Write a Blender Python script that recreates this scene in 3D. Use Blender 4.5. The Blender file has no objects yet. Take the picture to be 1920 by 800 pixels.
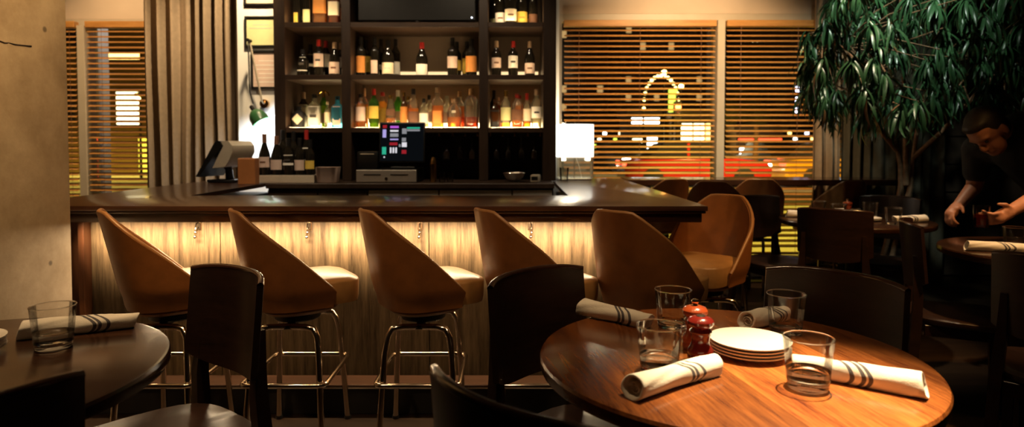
import bpy, bmesh, math, random
from mathutils import Vector, Matrix
random.seed(11)
R = math.radians
PI = math.pi
scn = bpy.context.scene
C = scn.collection

# ------------------------------------------------------------------ camera
cam_d = bpy.data.cameras.new('camera')
cam = bpy.data.objects.new('camera', cam_d)
C.objects.link(cam)
cam.location = (0, 0, 1.2)
cam.rotation_euler = (R(88), 0, 0)
cam_d.sensor_width = 36
cam_d.lens = 1210 / 1920 * 36
cam_d.shift_y = -(400 - 312) / 1920
cam_d.clip_start = 0.05
cam_d.clip_end = 300
cam_d.dof.use_dof = True
cam_d.dof.focus_distance = 1.9
cam_d.dof.aperture_fstop = 3.2
scn.camera = cam

# ------------------------------------------------------------------ world (brown city night)
w = bpy.data.worlds.new('world')
scn.world = w
w.use_nodes = True
bg = w.node_tree.nodes['Background']
bg.inputs[0].default_value = (0.40, 0.26, 0.17, 1)
bg.inputs[1].default_value = 0.055

# ------------------------------------------------------------------ view
vs = scn.view_settings
vs.view_transform = 'Standard'
vs.look = 'None'
vs.exposure = 0.28
vs.gamma = 1
vs.use_curve_mapping = False


# ------------------------------------------------------------------ lights
def spot(name, loc, target, power, col, angle, blend=0.5, radius=0.04):
    d = bpy.data.lights.new(name, 'SPOT')
    d.energy = power
    d.color = col
    d.spot_size = R(angle)
    d.spot_blend = blend
    d.shadow_soft_size = radius
    o = bpy.data.objects.new(name, d)
    C.objects.link(o)
    o.location = loc
    o.rotation_euler = (Vector(target) - Vector(loc)).to_track_quat('-Z', 'Y').to_euler()
    return o


def area(name, loc, target, power, col, sx, sy, spread=180):
    d = bpy.data.lights.new(name, 'AREA')
    d.energy = power
    d.color = col
    d.shape = 'RECTANGLE'
    d.size = sx
    d.size_y = sy
    d.spread = R(spread)
    o = bpy.data.objects.new(name, d)
    C.objects.link(o)
    o.location = loc
    o.rotation_euler = (Vector(target) - Vector(loc)).to_track_quat('-Z', 'Y').to_euler()
    return o


WARM = (1.0, 0.66, 0.34)
WARMW = (1.0, 0.78, 0.52)
AMBER = (1.0, 0.52, 0.16)
# ceiling downlights (3.1 m up, recessed in the ceiling) and one added fill
spot('downlight_near_table', (0.95, 1.62, 3.1), (0.55, 1.13, 0.75), 1000, (1.0, 0.76, 0.44), 19, 0.9, 0.03)
spot('downlight_near_table_wash', (0.3, 1.2, 3.1), (0.44, 1.38, 0.75), 30, WARM, 40, 0.8, 0.04)
spot('downlight_left_table', (-1.25, 1.7, 3.1), (-1.03, 1.47, 0.75), 95, WARM, 44, 0.9, 0.04)
spot('downlight_column', (-1.05, 1.9, 3.1), (-1.9, 2.5, 1.42), 175, (1.0, 0.60, 0.24), 56, 0.5, 0.04)
spot('downlight_curtain', (-1.75, 4.72, 3.15), (-2.65, 5.5, 1.5), 210, (1.0, 0.73, 0.42), 70, 0.8, 0.05)
spot('downlight_left_window', (-3.3, 4.6, 3.1), (-3.4, 5.8, 1.7), 120, WARM, 80, 0.8, 0.05)
spot('downlight_stools_left', (-1.5, 1.25, 3.1), (-1.2, 2.5, 0.7), 62, WARM, 62, 0.9, 0.08)
spot('downlight_stools_middle', (-0.3, 1.25, 3.1), (-0.2, 2.5, 0.7), 62, WARM, 62, 0.9, 0.08)
spot('downlight_stools_right', (0.9, 1.5, 3.1), (0.75, 2.7, 0.7), 44, WARM, 62, 0.9, 0.08)
spot('downlight_back_bar_left', (-1.4, 3.8, 3.1), (-1.35, 4.9, 1.25), 44, WARMW, 80, 0.8, 0.05)
spot('downlight_back_bar_right', (-0.35, 3.8, 3.1), (-0.45, 4.9, 1.25), 44, WARMW, 80, 0.8, 0.05)
spot('fill_bar_left', (-1.7, 3.7, 3.1), (-1.95, 4.5, 0.95), 75, WARMW, 40, 0.8, 0.05)  # unseen fill added to brighten the copper box on the left arm
spot('downlight_bar_end', (1.0, 3.6, 3.1), (0.62, 3.9, 0.92), 110, WARMW, 44, 0.8, 0.05)
spot('downlight_second_table', (2.05, 3.6, 3.1), (2.05, 3.85, 0.75), 140, WARMW, 34, 0.8, 0.04)
spot('downlight_third_table', (2.2, 2.5, 3.1), (2.2, 2.7, 0.75), 70, WARMW, 32, 0.8, 0.04)
spot('downlight_window_wall', (1.5, 4.1, 3.1), (1.55, 5.8, 1.35), 330, WARM, 80, 0.9, 0.05)
spot('downlight_plant', (2.0, 3.2, 3.15), (2.35, 4.2, 2.2), 125, (0.82, 0.95, 0.82), 58, 0.8, 0.05)
spot('downlight_chairs_right', (2.1, 1.9, 3.1), (1.75, 3.0, 0.7), 190, AMBER, 44, 0.7, 0.05)
# sodium street lighting outside
spot('street_light_near', (3.0, 10.0, 6.5), (3.0, 10.5, 0), 3200, (1.0, 0.72, 0.08), 100, 0.5, 0.2)
spot('street_light_far', (7.0, 15.0, 5.5), (7.0, 20.0, 0.3), 4500, (1.0, 0.62, 0.16), 62, 0.5, 0.2)
spot('street_light_left', (-14.0, 19.0, 6.5), (-14.5, 20.0, 0), 6000, (1.0, 0.70, 0.10), 100, 0.5, 0.2)


# ------------------------------------------------------------------ materials
MAT = {}


def nt(name):
    m = bpy.data.materials.new(name)
    m.use_nodes = True
    t = m.node_tree
    t.nodes.clear()
    out = t.nodes.new('ShaderNodeOutputMaterial')
    return m, t, out


def node(t, typ, **kw):
    n = t.nodes.new(typ)
    for k, v in kw.items():
        if isinstance(k, str) and hasattr(n, k):
            setattr(n, k, v)
    return n


def ramp(t, fac, stops, interp='LINEAR'):
    r = t.nodes.new('ShaderNodeValToRGB')
    r.color_ramp.interpolation = interp
    el = r.color_ramp.elements
    el[0].position, el[0].color = stops[0][0], (*stops[0][1], 1)
    el[1].position, el[1].color = stops[-1][0], (*stops[-1][1], 1)
    for p, c in stops[1:-1]:
        e = el.new(p)
        e.color = (*c, 1)
    t.links.new(fac, r.inputs[0])
    return r.outputs[0]


def coords(t, scale=(1, 1, 1), rot=(0, 0, 0), which='Object'):
    tc = t.nodes.new('ShaderNodeTexCoord')
    mp = t.nodes.new('ShaderNodeMapping')
    mp.inputs['Scale'].default_value = scale
    mp.inputs['Rotation'].default_value = rot
    t.links.new(tc.outputs[which], mp.inputs[0])
    return mp.outputs[0]


def noise(t, vec, scale, detail=4, rough=0.55, out='Fac'):
    n = t.nodes.new('ShaderNodeTexNoise')
    n.inputs['Scale'].default_value = scale
    n.inputs['Detail'].default_value = detail
    n.inputs['Roughness'].default_value = rough
    t.links.new(vec, n.inputs['Vector'])
    return n.outputs[out]


def bump(t, h, strength, dist=0.002):
    b = t.nodes.new('ShaderNodeBump')
    b.inputs['Strength'].default_value = strength
    b.inputs['Distance'].default_value = dist
    t.links.new(h, b.inputs['Height'])
    return b.outputs[0]


def pbsdf(t, out, **kw):
    p = t.nodes.new('ShaderNodeBsdfPrincipled')
    t.links.new(p.outputs[0], out.inputs[0])
    for k, v in kw.items():
        k = k.replace('_', ' ')
        if hasattr(v, 'is_linked') or hasattr(v, 'links'):
            t.links.new(v, p.inputs[k])
        elif isinstance(v, tuple) and len(v) == 3:
            p.inputs[k].default_value = (*v, 1)
        else:
            p.inputs[k].default_value = v
    return p


def plain(name, col, rough=0.5, metal=0.0, var=0.12, nscale=18, bmp=0.0, coat=0.0, spec=0.5):
    """colour with a faint procedural mottling"""
    m, t, out = nt(name)
    v = coords(t)
    n = noise(t, v, nscale)
    lo = tuple(c * (1 - var) for c in col)
    hi = tuple(min(1, c * (1 + var)) for c in col)
    c = ramp(t, n, [(0.3, lo), (0.7, hi)])
    p = pbsdf(t, out, Base_Color=c, Roughness=rough, Metallic=metal)
    p.inputs['Coat Weight'].default_value = coat
    p.inputs['Specular IOR Level'].default_value = spec
    if bmp:
        n2 = noise(t, v, nscale * 8, 2)
        t.links.new(bump(t, n2, bmp), p.inputs['Normal'])
    MAT[name] = m
    return m


def wood(name, dark, light, scale=(1, 12, 12), rough=0.35, coat=0.0, bmp=0.15, plank=None, ns=2.2, rot=(0, 0, 0), spec=0.5, pax='Y', tones=None):
    m, t, out = nt(name)
    v = coords(t, scale, rot)
    n = noise(t, v, ns, 8, 0.62)
    v2 = coords(t, tuple(s * 3 for s in scale), rot)
    n2 = noise(t, v2, ns * 1.7, 6, 0.7)
    mx = t.nodes.new('ShaderNodeMath')
    mx.operation = 'MULTIPLY_ADD'
    t.links.new(n2, mx.inputs[0])
    mx.inputs[1].default_value = 0.45
    ms = t.nodes.new('ShaderNodeMath')
    ms.operation = 'MULTIPLY'
    ms.inputs[1].default_value = 0.6
    t.links.new(n, ms.inputs[0])
    t.links.new(ms.outputs[0], mx.inputs[2])
    mid = tuple((a + b) / 2 for a, b in zip(dark, light))
    c = ramp(t, mx.outputs[0], [(0.36, dark), (0.52, mid), (0.68, light)])
    if plank:
        # boards of slightly different tone across one axis
        sv = t.nodes.new('ShaderNodeSeparateXYZ')
        vv = coords(t, (1, 1, 1), rot)
        t.links.new(vv, sv.inputs[0])
        md = t.nodes.new('ShaderNodeMath')
        md.operation = 'DIVIDE'
        md.inputs[1].default_value = plank
        t.links.new(sv.outputs[pax], md.inputs[0])
        fl = t.nodes.new('ShaderNodeMath')
        fl.operation = 'FLOOR'
        t.links.new(md.outputs[0], fl.inputs[0])
        if tones:
            ad_ = t.nodes.new('ShaderNodeMath')
            ad_.operation = 'ADD'
            ad_.inputs[1].default_value = 0.5
            t.links.new(sv.outputs[pax], ad_.inputs[0])
            tone = ramp(t, ad_.outputs[0], [(p_, (g_, g_, g_)) for p_, g_ in tones], 'CONSTANT')
        wn = t.nodes.new('ShaderNodeTexWhiteNoise')
        wn.noise_dimensions = '1D'
        t.links.new(fl.outputs[0], wn.inputs['W'])
        mr = t.nodes.new('ShaderNodeMapRange')
        mr.inputs['To Min'].default_value = 0.72
        mr.inputs['To Max'].default_value = 1.25
        t.links.new(tone if tones else wn.outputs['Value'], mr.inputs['Value'])
        if tones:
            mr.inputs['To Min'].default_value = 0.0
            mr.inputs['To Max'].default_value = 2.0
        hsv = t.nodes.new('ShaderNodeHueSaturation')
        t.links.new(mr.outputs[0], hsv.inputs['Value'])
        t.links.new(c, hsv.inputs['Color'])
        c = hsv.outputs[0]
    p = pbsdf(t, out, Base_Color=c, Roughness=rough)
    p.inputs['Coat Weight'].default_value = coat
    p.inputs['Coat Roughness'].default_value = 0.12
    p.inputs['Specular IOR Level'].default_value = spec
    if bmp:
        t.links.new(bump(t, mx.outputs[0], bmp), p.inputs['Normal'])
    MAT[name] = m
    return m


def emit(name, col, strength):
    m, t, out = nt(name)
    e = t.nodes.new('ShaderNodeEmission')
    e.inputs[0].default_value = (*col, 1)
    e.inputs[1].default_value = strength
    t.links.new(e.outputs[0], out.inputs[0])
    MAT[name] = m
    return m


def thin_glass(name, tint=(1, 1, 1), rough=0.02, refl=1.0, trans=0.0, tcol=None):
    """thin walled glass: tinted straight-through light plus fresnel reflection, optionally scattering through"""
    m, t, out = nt(name)
    tr = t.nodes.new('ShaderNodeBsdfTransparent')
    tr.inputs[0].default_value = (*tint, 1)
    gl = t.nodes.new('ShaderNodeBsdfGlossy')
    gl.inputs['Roughness'].default_value = rough
    base = tr.outputs[0]
    if trans:
        tl = t.nodes.new('ShaderNodeBsdfTranslucent')
        tl.inputs[0].default_value = (*(tcol or tint), 1)
        df = t.nodes.new('ShaderNodeBsdfDiffuse')
        df.inputs[0].default_value = (*(tcol or tint), 1)
        m0 = t.nodes.new('ShaderNodeMixShader')
        m0.inputs[0].default_value = 0.3
        t.links.new(tl.outputs[0], m0.inputs[1])
        t.links.new(df.outputs[0], m0.inputs[2])
        m1 = t.nodes.new('ShaderNodeMixShader')
        m1.inputs[0].default_value = trans
        t.links.new(base, m1.inputs[1])
        t.links.new(m0.outputs[0], m1.inputs[2])
        base = m1.outputs[0]
    fr = t.nodes.new('ShaderNodeFresnel')
    fr.inputs[0].default_value = 1.45
    mu = t.nodes.new('ShaderNodeMath')
    mu.operation = 'MULTIPLY'
    mu.inputs[1].default_value = refl
    mu.use_clamp = True
    t.links.new(fr.outputs[0], mu.inputs[0])
    mx = t.nodes.new('ShaderNodeMixShader')
    t.links.new(mu.outputs[0], mx.inputs[0])
    t.links.new(base, mx.inputs[1])
    t.links.new(gl.outputs[0], mx.inputs[2])
    t.links.new(mx.outputs[0], out.inputs[0])
    MAT[name] = m
    return m


def real_glass(name, tint=(1, 1, 1), ior=1.45, rough=0.0):
    m, t, out = nt(name)
    p = pbsdf(t, out, Base_Color=tint, Roughness=rough, IOR=ior)
    p.inputs['Transmission Weight'].default_value = 1
    MAT[name] = m
    return m


# surfaces
def concrete():
    m, t, out = nt('concrete')
    v = coords(t)
    a = noise(t, v, 2.4, 9, 0.68)
    b = noise(t, v, 26, 3, 0.6)
    c1 = ramp(t, a, [(0.3, (0.24, 0.18, 0.12)), (0.5, (0.40, 0.32, 0.23)), (0.72, (0.56, 0.47, 0.36))])
    # small voids
    vo = t.nodes.new('ShaderNodeTexVoronoi')
    vo.inputs['Scale'].default_value = 6
    t.links.new(v, vo.inputs['Vector'])
    pit = ramp(t, vo.outputs['Distance'], [(0.05, (0.35, 0.35, 0.35)), (0.09, (1, 1, 1))])
    pm = noise(t, v, 3.1, 2)
    pmask = ramp(t, pm, [(0.52, (1, 1, 1)), (0.6, (0, 0, 0))])
    mx0 = t.nodes.new('ShaderNodeMix')
    mx0.data_type = 'RGBA'
    t.links.new(pmask, mx0.inputs[0])
    t.links.new(pit, mx0.inputs[6])
    mx0.inputs[7].default_value = (1, 1, 1, 1)
    mx = t.nodes.new('ShaderNodeMix')
    mx.data_type = 'RGBA'
    mx.blend_type = 'MULTIPLY'
    mx.inputs[0].default_value = 1
    t.links.new(c1, mx.inputs[6])
    t.links.new(mx0.outputs[2], mx.inputs[7])
    p = pbsdf(t, out, Base_Color=mx.outputs[2], Roughness=0.85)
    t.links.new(bump(t, b, 0.25, 0.004), p.inputs['Normal'])
    MAT['concrete'] = m


concrete()
plain('beige_paint', (0.50, 0.40, 0.30), 0.7, var=0.06, nscale=4)
plain('white_paint', (0.80, 0.78, 0.74), 0.7, var=0.04, nscale=4)
plain('frame_paint', (0.42, 0.36, 0.27), 0.45, var=0.05, nscale=6)
plain('dark_wall', (0.045, 0.028, 0.018), 0.6, var=0.2, nscale=5)
plain('ceiling_paint', (0.09, 0.07, 0.05), 0.8, var=0.1)
plain('room_wall', (0.16, 0.11, 0.07), 0.8, var=0.1)
wood('floor_wood', (0.012, 0.006, 0.003), (0.035, 0.018, 0.008), (1, 9, 9), 0.4, plank=0.14)
wood('floor_pale', (0.09, 0.055, 0.02), (0.16, 0.10, 0.04), (1, 9, 9), 0.5, plank=0.14)
wood('bar_top_wood', (0.030, 0.011, 0.006), (0.062, 0.026, 0.013), (0.7, 10, 10), 0.30, coat=0.35, bmp=0.05)
wood('bar_edge_wood', (0.018, 0.007, 0.004), (0.04, 0.017, 0.009), (0.7, 10, 10), 0.22, coat=0.4, bmp=0.05)
wood('bar_panel_wood', (0.012, 0.0068, 0.003), (0.082, 0.053, 0.027), (13, 13, 0.8), 0.6, bmp=0.3, ns=2.6, spec=0.12)
wood('plinth_wood', (0.045, 0.02, 0.01), (0.10, 0.048, 0.025), (0.7, 10, 10), 0.35)
wood('red_wood', (0.06, 0.02, 0.008), (0.12, 0.045, 0.018), (10, 10, 0.8), 0.4)
wood('cabinet_wood', (0.022, 0.011, 0.006), (0.05, 0.027, 0.015), (10, 10, 1), 0.45, bmp=0.1)
wood('shelf_wood', (0.035, 0.019, 0.011), (0.08, 0.044, 0.026), (1, 10, 10), 0.4, bmp=0.1)
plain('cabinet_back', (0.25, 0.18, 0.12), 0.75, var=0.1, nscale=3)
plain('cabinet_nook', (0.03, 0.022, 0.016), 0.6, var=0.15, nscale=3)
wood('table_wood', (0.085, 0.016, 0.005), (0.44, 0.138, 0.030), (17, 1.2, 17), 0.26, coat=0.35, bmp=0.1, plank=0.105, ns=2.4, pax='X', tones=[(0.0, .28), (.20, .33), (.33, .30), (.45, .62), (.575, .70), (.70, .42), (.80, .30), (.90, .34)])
wood('table_wood_dark', (0.014, 0.005, 0.0025), (0.058, 0.023, 0.010), (1.3, 16, 16), 0.24, coat=0.35, bmp=0.1, plank=0.105, ns=2.4)
wood('chair_wood', (0.010, 0.004, 0.0025), (0.030, 0.012, 0.007), (3, 3, 14), 0.36, coat=0.05, bmp=0.03, spec=0.6)
wood('chair_edge_highlight', (0.02, 0.008, 0.005), (0.05, 0.02, 0.012), (3, 3, 14), 0.22, coat=0.6, bmp=0.0)  # lighter, glossier chair wood; rim highlight partly put into the colour
wood('blind_wood', (0.30, 0.13, 0.03), (0.52, 0.26, 0.07), (1, 10, 10), 0.38, bmp=0.05)
plain('leather', (0.23, 0.082, 0.021), 0.42, var=0.16, nscale=14, bmp=0.12)
plain('leather_seat_lit', (0.36, 0.18, 0.06), 0.36, var=0.12, nscale=14, bmp=0.1)  # stool leather lightened, the strip's glow on the seats painted in
plain('leather_piping', (0.30, 0.14, 0.05), 0.4, var=0.1)
plain('chrome', (0.72, 0.62, 0.50), 0.13, 1.0, var=0.05)
plain('steel', (0.62, 0.55, 0.47), 0.35, 0.65, var=0.08, nscale=6)
plain('brass', (0.62, 0.36, 0.12), 0.22, 1.0, var=0.08)
plain('black_plastic', (0.012, 0.011, 0.010), 0.35, var=0.2)
plain('black_metal', (0.014, 0.012, 0.010), 0.4, 0.3, var=0.2)
plain('dark_gap', (0.008, 0.006, 0.005), 0.8, var=0.1)
plain('silver_plastic', (0.66, 0.56, 0.42), 0.35, 0.25, var=0.05)
plain('copper_box', (0.50, 0.19, 0.06), 0.45, 0.2, var=0.12, nscale=9)
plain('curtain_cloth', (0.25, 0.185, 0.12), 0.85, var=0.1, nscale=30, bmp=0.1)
plain('curtain_shaded', (0.07, 0.062, 0.04), 0.9, var=0.1, nscale=30)  # dark greenish cloth with the plant's leaf shade put into its colour
plain('porcelain', (0.82, 0.77, 0.68), 0.2, var=0.02, coat=0.3)
plain('shade_green', (0.035, 0.12, 0.045), 0.3, var=0.1, coat=0.3)
plain('shade_inner', (0.75, 0.72, 0.62), 0.5, var=0.03)
plain('mill_red', (0.16, 0.012, 0.008), 0.2, var=0.2, coat=0.6)
plain('mill_orange', (0.42, 0.07, 0.018), 0.22, var=0.15, coat=0.6)
plain('paper_cream', (0.72, 0.62, 0.44), 0.7, var=0.06)
plain('paper_white', (0.78, 0.74, 0.66), 0.7, var=0.05)
plain('paper_pink', (0.62, 0.46, 0.38), 0.7, var=0.05)
plain('paper_green', (0.62, 0.60, 0.30), 0.7, var=0.05)
plain('paper_orange', (0.62, 0.24, 0.05), 0.7, var=0.1)
plain('paper_yellow', (0.72, 0.50, 0.08), 0.7, var=0.1)
plain('paper_black', (0.015, 0.013, 0.012), 0.5, var=0.1)
plain('paper_brown', (0.16, 0.07, 0.035), 0.6, var=0.2)
plain('ink', (0.05, 0.04, 0.035), 0.7, var=0.1)
plain('cork', (0.42, 0.25, 0.12), 0.8, var=0.25, nscale=60)
plain('foil_red', (0.42, 0.03, 0.025), 0.3, var=0.1)
plain('foil_tan', (0.45, 0.31, 0.20), 0.35, var=0.1)
plain('foil_gold', (0.62, 0.40, 0.10), 0.25, 0.9, var=0.1)
plain('foil_black', (0.012, 0.011, 0.011), 0.3, var=0.1)
plain('skin_tone', (0.46, 0.20, 0.115), 0.5, var=0.08, nscale=20)
plain('hair_dark', (0.02, 0.012, 0.008), 0.6, var=0.3, nscale=60)
plain('shirt_black', (0.010, 0.010, 0.010), 0.85, var=0.2)
plain('trunk_bark', (0.22, 0.12, 0.06), 0.8, var=0.25, nscale=40, bmp=0.4)
plain('pot_glaze', (0.03, 0.025, 0.02), 0.4, var=0.2)
plain('soil', (0.02, 0.013, 0.008), 0.9, var=0.3, nscale=60)
plain('leaf', (0.030, 0.085, 0.032), 0.33, var=0.45, nscale=3.5)
plain('leaf_tan', (0.16, 0.075, 0.02), 0.5, var=0.3, nscale=5)
plain('asphalt', (0.09, 0.08, 0.07), 0.85, var=0.2, nscale=2)
plain('pavement', (0.45, 0.42, 0.34), 0.8, var=0.12, nscale=1.5)
plain('facade_brown', (0.14, 0.085, 0.05), 0.85, var=0.15, nscale=0.8)
plain('facade_tan', (0.20, 0.12, 0.05), 0.85, var=0.12, nscale=0.8)
plain('facade_grey', (0.14, 0.115, 0.11), 0.85, var=0.12, nscale=0.8)
plain('facade_dark', (0.05, 0.036, 0.026), 0.85, var=0.15, nscale=0.8)
plain('facade_white', (0.70, 0.66, 0.66), 0.7, var=0.05, nscale=2)
plain('car_red', (0.55, 0.03, 0.02), 0.25, var=0.05, coat=0.5)
plain('car_yellow', (0.70, 0.36, 0.02), 0.25, var=0.05, coat=0.5)
plain('car_grey', (0.12, 0.11, 0.10), 0.25, var=0.05, coat=0.5)
plain('tyre', (0.015, 0.015, 0.015), 0.8, var=0.1)
plain('far_leaves', (0.03, 0.035, 0.012), 0.9, var=0.3)
thin_glass('pane_glass', (0.94, 0.94, 0.90), 0.02, 0.8)
thin_glass('clear_bottle', (0.93, 0.93, 0.90), 0.03, 0.9, 0.10, (0.8, 0.75, 0.6))
thin_glass('glow_glass', (0.93, 0.93, 0.85), 0.05, 1.0, 0.22, (0.9, 0.85, 0.65))
thin_glass('stem_glass', (0.92, 0.92, 0.9), 0.03, 1.3)
thin_glass('blue_bottle', (0.25, 0.62, 0.78), 0.03, 0.9, 0.45, (0.12, 0.45, 0.62))
thin_glass('green_bottle', (0.25, 0.50, 0.16), 0.03, 0.9, 0.35, (0.15, 0.35, 0.06))
thin_glass('amber_liquid', (0.95, 0.48, 0.10), 0.05, 0.5, 0.55, (0.95, 0.42, 0.07))
thin_glass('gold_liquid', (1.0, 0.72, 0.22), 0.05, 0.5, 0.55, (1.0, 0.68, 0.16))
thin_glass('red_liquid', (0.62, 0.14, 0.04), 0.05, 0.5, 0.5, (0.55, 0.10, 0.02))
thin_glass('pale_liquid', (0.95, 0.92, 0.75), 0.05, 0.5, 0.30, (0.9, 0.85, 0.62))
plain('wine_glass_dark', (0.012, 0.010, 0.007), 0.08, var=0.2, coat=0.3)
plain('brown_bottle', (0.05, 0.018, 0.006), 0.08, var=0.2, coat=0.3)
real_glass('tumbler_glass', (0.98, 0.98, 0.96))
thin_glass('tumbler_wall', (0.985, 0.985, 0.975), 0.015, 0.75, 0.004, (0.9, 0.85, 0.75))
real_glass('water', (0.99, 0.99, 0.98), 1.33)
real_glass('lamp_glass', (0.97, 0.97, 0.92))
emit('led_shelf', (1.0, 0.68, 0.34), 1.1)
emit('led_shelf_low', (1.0, 0.74, 0.36), 32.0)
emit('led_shelf_front', (1.0, 0.70, 0.36), 62.0)
emit('led_bar', (1.0, 0.74, 0.42), 4.0)
emit('lamp_shade_lit', (1.0, 0.93, 0.78), 2.1)
emit('bulb_white', (0.92, 0.95, 1.0), 30)
emit('screen_black', (0.01, 0.012, 0.015), 0.25)
emit('screen_blue', (0.25, 0.34, 0.45), 0.03)
for nm, cl, st in (('violet', (0.45, 0.10, 0.60), 0.9), ('lilac', (0.42, 0.36, 0.75), 0.8), ('teal', (0.03, 0.42, 0.26), 0.8),
                   ('red', (0.42, 0.02, 0.03), 0.6), ('white', (0.6, 0.58, 0.62), 1.0), ('grey', (0.28, 0.28, 0.3), 0.7)):
    emit('key_' + nm, cl, st)
emit('led_dot', (0.7, 0.8, 1.0), 8)
emit('lit_warm', (1.0, 0.62, 0.18), 4.5)
emit('lit_dim', (1.0, 0.62, 0.25), 0.5)
emit('lit_cream', (1.0, 0.82, 0.48), 5.0)
emit('lit_white', (0.95, 0.95, 1.0), 7.0)
emit('lit_blue', (0.62, 0.66, 1.0), 8.0)
emit('lit_yellow', (1.0, 0.76, 0.06), 2.0)
emit('lit_red', (1.0, 0.06, 0.02), 5.0)
emit('tail_red', (1.0, 0.10, 0.04), 4.0)
emit('lit_green', (0.62, 0.85, 0.08), 2.5)
emit('bulb_amber', (1.0, 0.62, 0.14), 40)
emit('bulb_small', (1.0, 0.78, 0.28), 7)
emit('bulb_red', (1.0, 0.08, 0.02), 30)
emit('headlight', (1.0, 0.93, 0.80), 22)


def napkin_mat():
    m, t, out = nt('napkin_cloth')
    tc = t.nodes.new('ShaderNodeTexCoord')
    s = t.nodes.new('ShaderNodeSeparateXYZ')
    t.links.new(tc.outputs['Object'], s.inputs[0])
    # slanting woven stripes round the roll: position along it plus a lean with height and depth
    a = t.nodes.new('ShaderNodeMath')
    a.operation = 'MULTIPLY_ADD'
    a.inputs[1].default_value = 1.25
    t.links.new(s.outputs['Y'], a.inputs[0])
    t.links.new(s.outputs['X'], a.inputs[2])
    b = t.nodes.new('ShaderNodeMath')
    b.operation = 'ADD'
    b.inputs[1].default_value = 0.5
    t.links.new(a.outputs[0], b.inputs[0])
    W_ = (0.80, 0.73, 0.62)
    D_ = (0.10, 0.09, 0.095)
    st = [(0.0, W_)]
    c0 = 0.515
    for lo, hi in ((-0.0215, -0.0195), (-0.0165, -0.0145), (-0.0115, -0.0095), (-0.0045, 0.0045), (0.0095, 0.0115), (0.0145, 0.0165), (0.0195, 0.0215)):
        st += [(c0 + lo, D_), (c0 + hi, W_)]
    col = ramp(t, b.outputs[0], st, 'CONSTANT')
    v = coords(t)
    n = noise(t, v, 420, 2)
    n2 = noise(t, v, 30, 3)
    ad = t.nodes.new('ShaderNodeMath')
    ad.operation = 'MULTIPLY_ADD'
    ad.inputs[1].default_value = 3.0
    t.links.new(n2, ad.inputs[0])
    t.links.new(n, ad.inputs[2])
    p = pbsdf(t, out, Base_Color=col, Roughness=0.9)
    t.links.new(bump(t, ad.outputs[0], 0.35, 0.0015), p.inputs['Normal'])
    MAT['napkin_cloth'] = m


napkin_mat()


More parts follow.
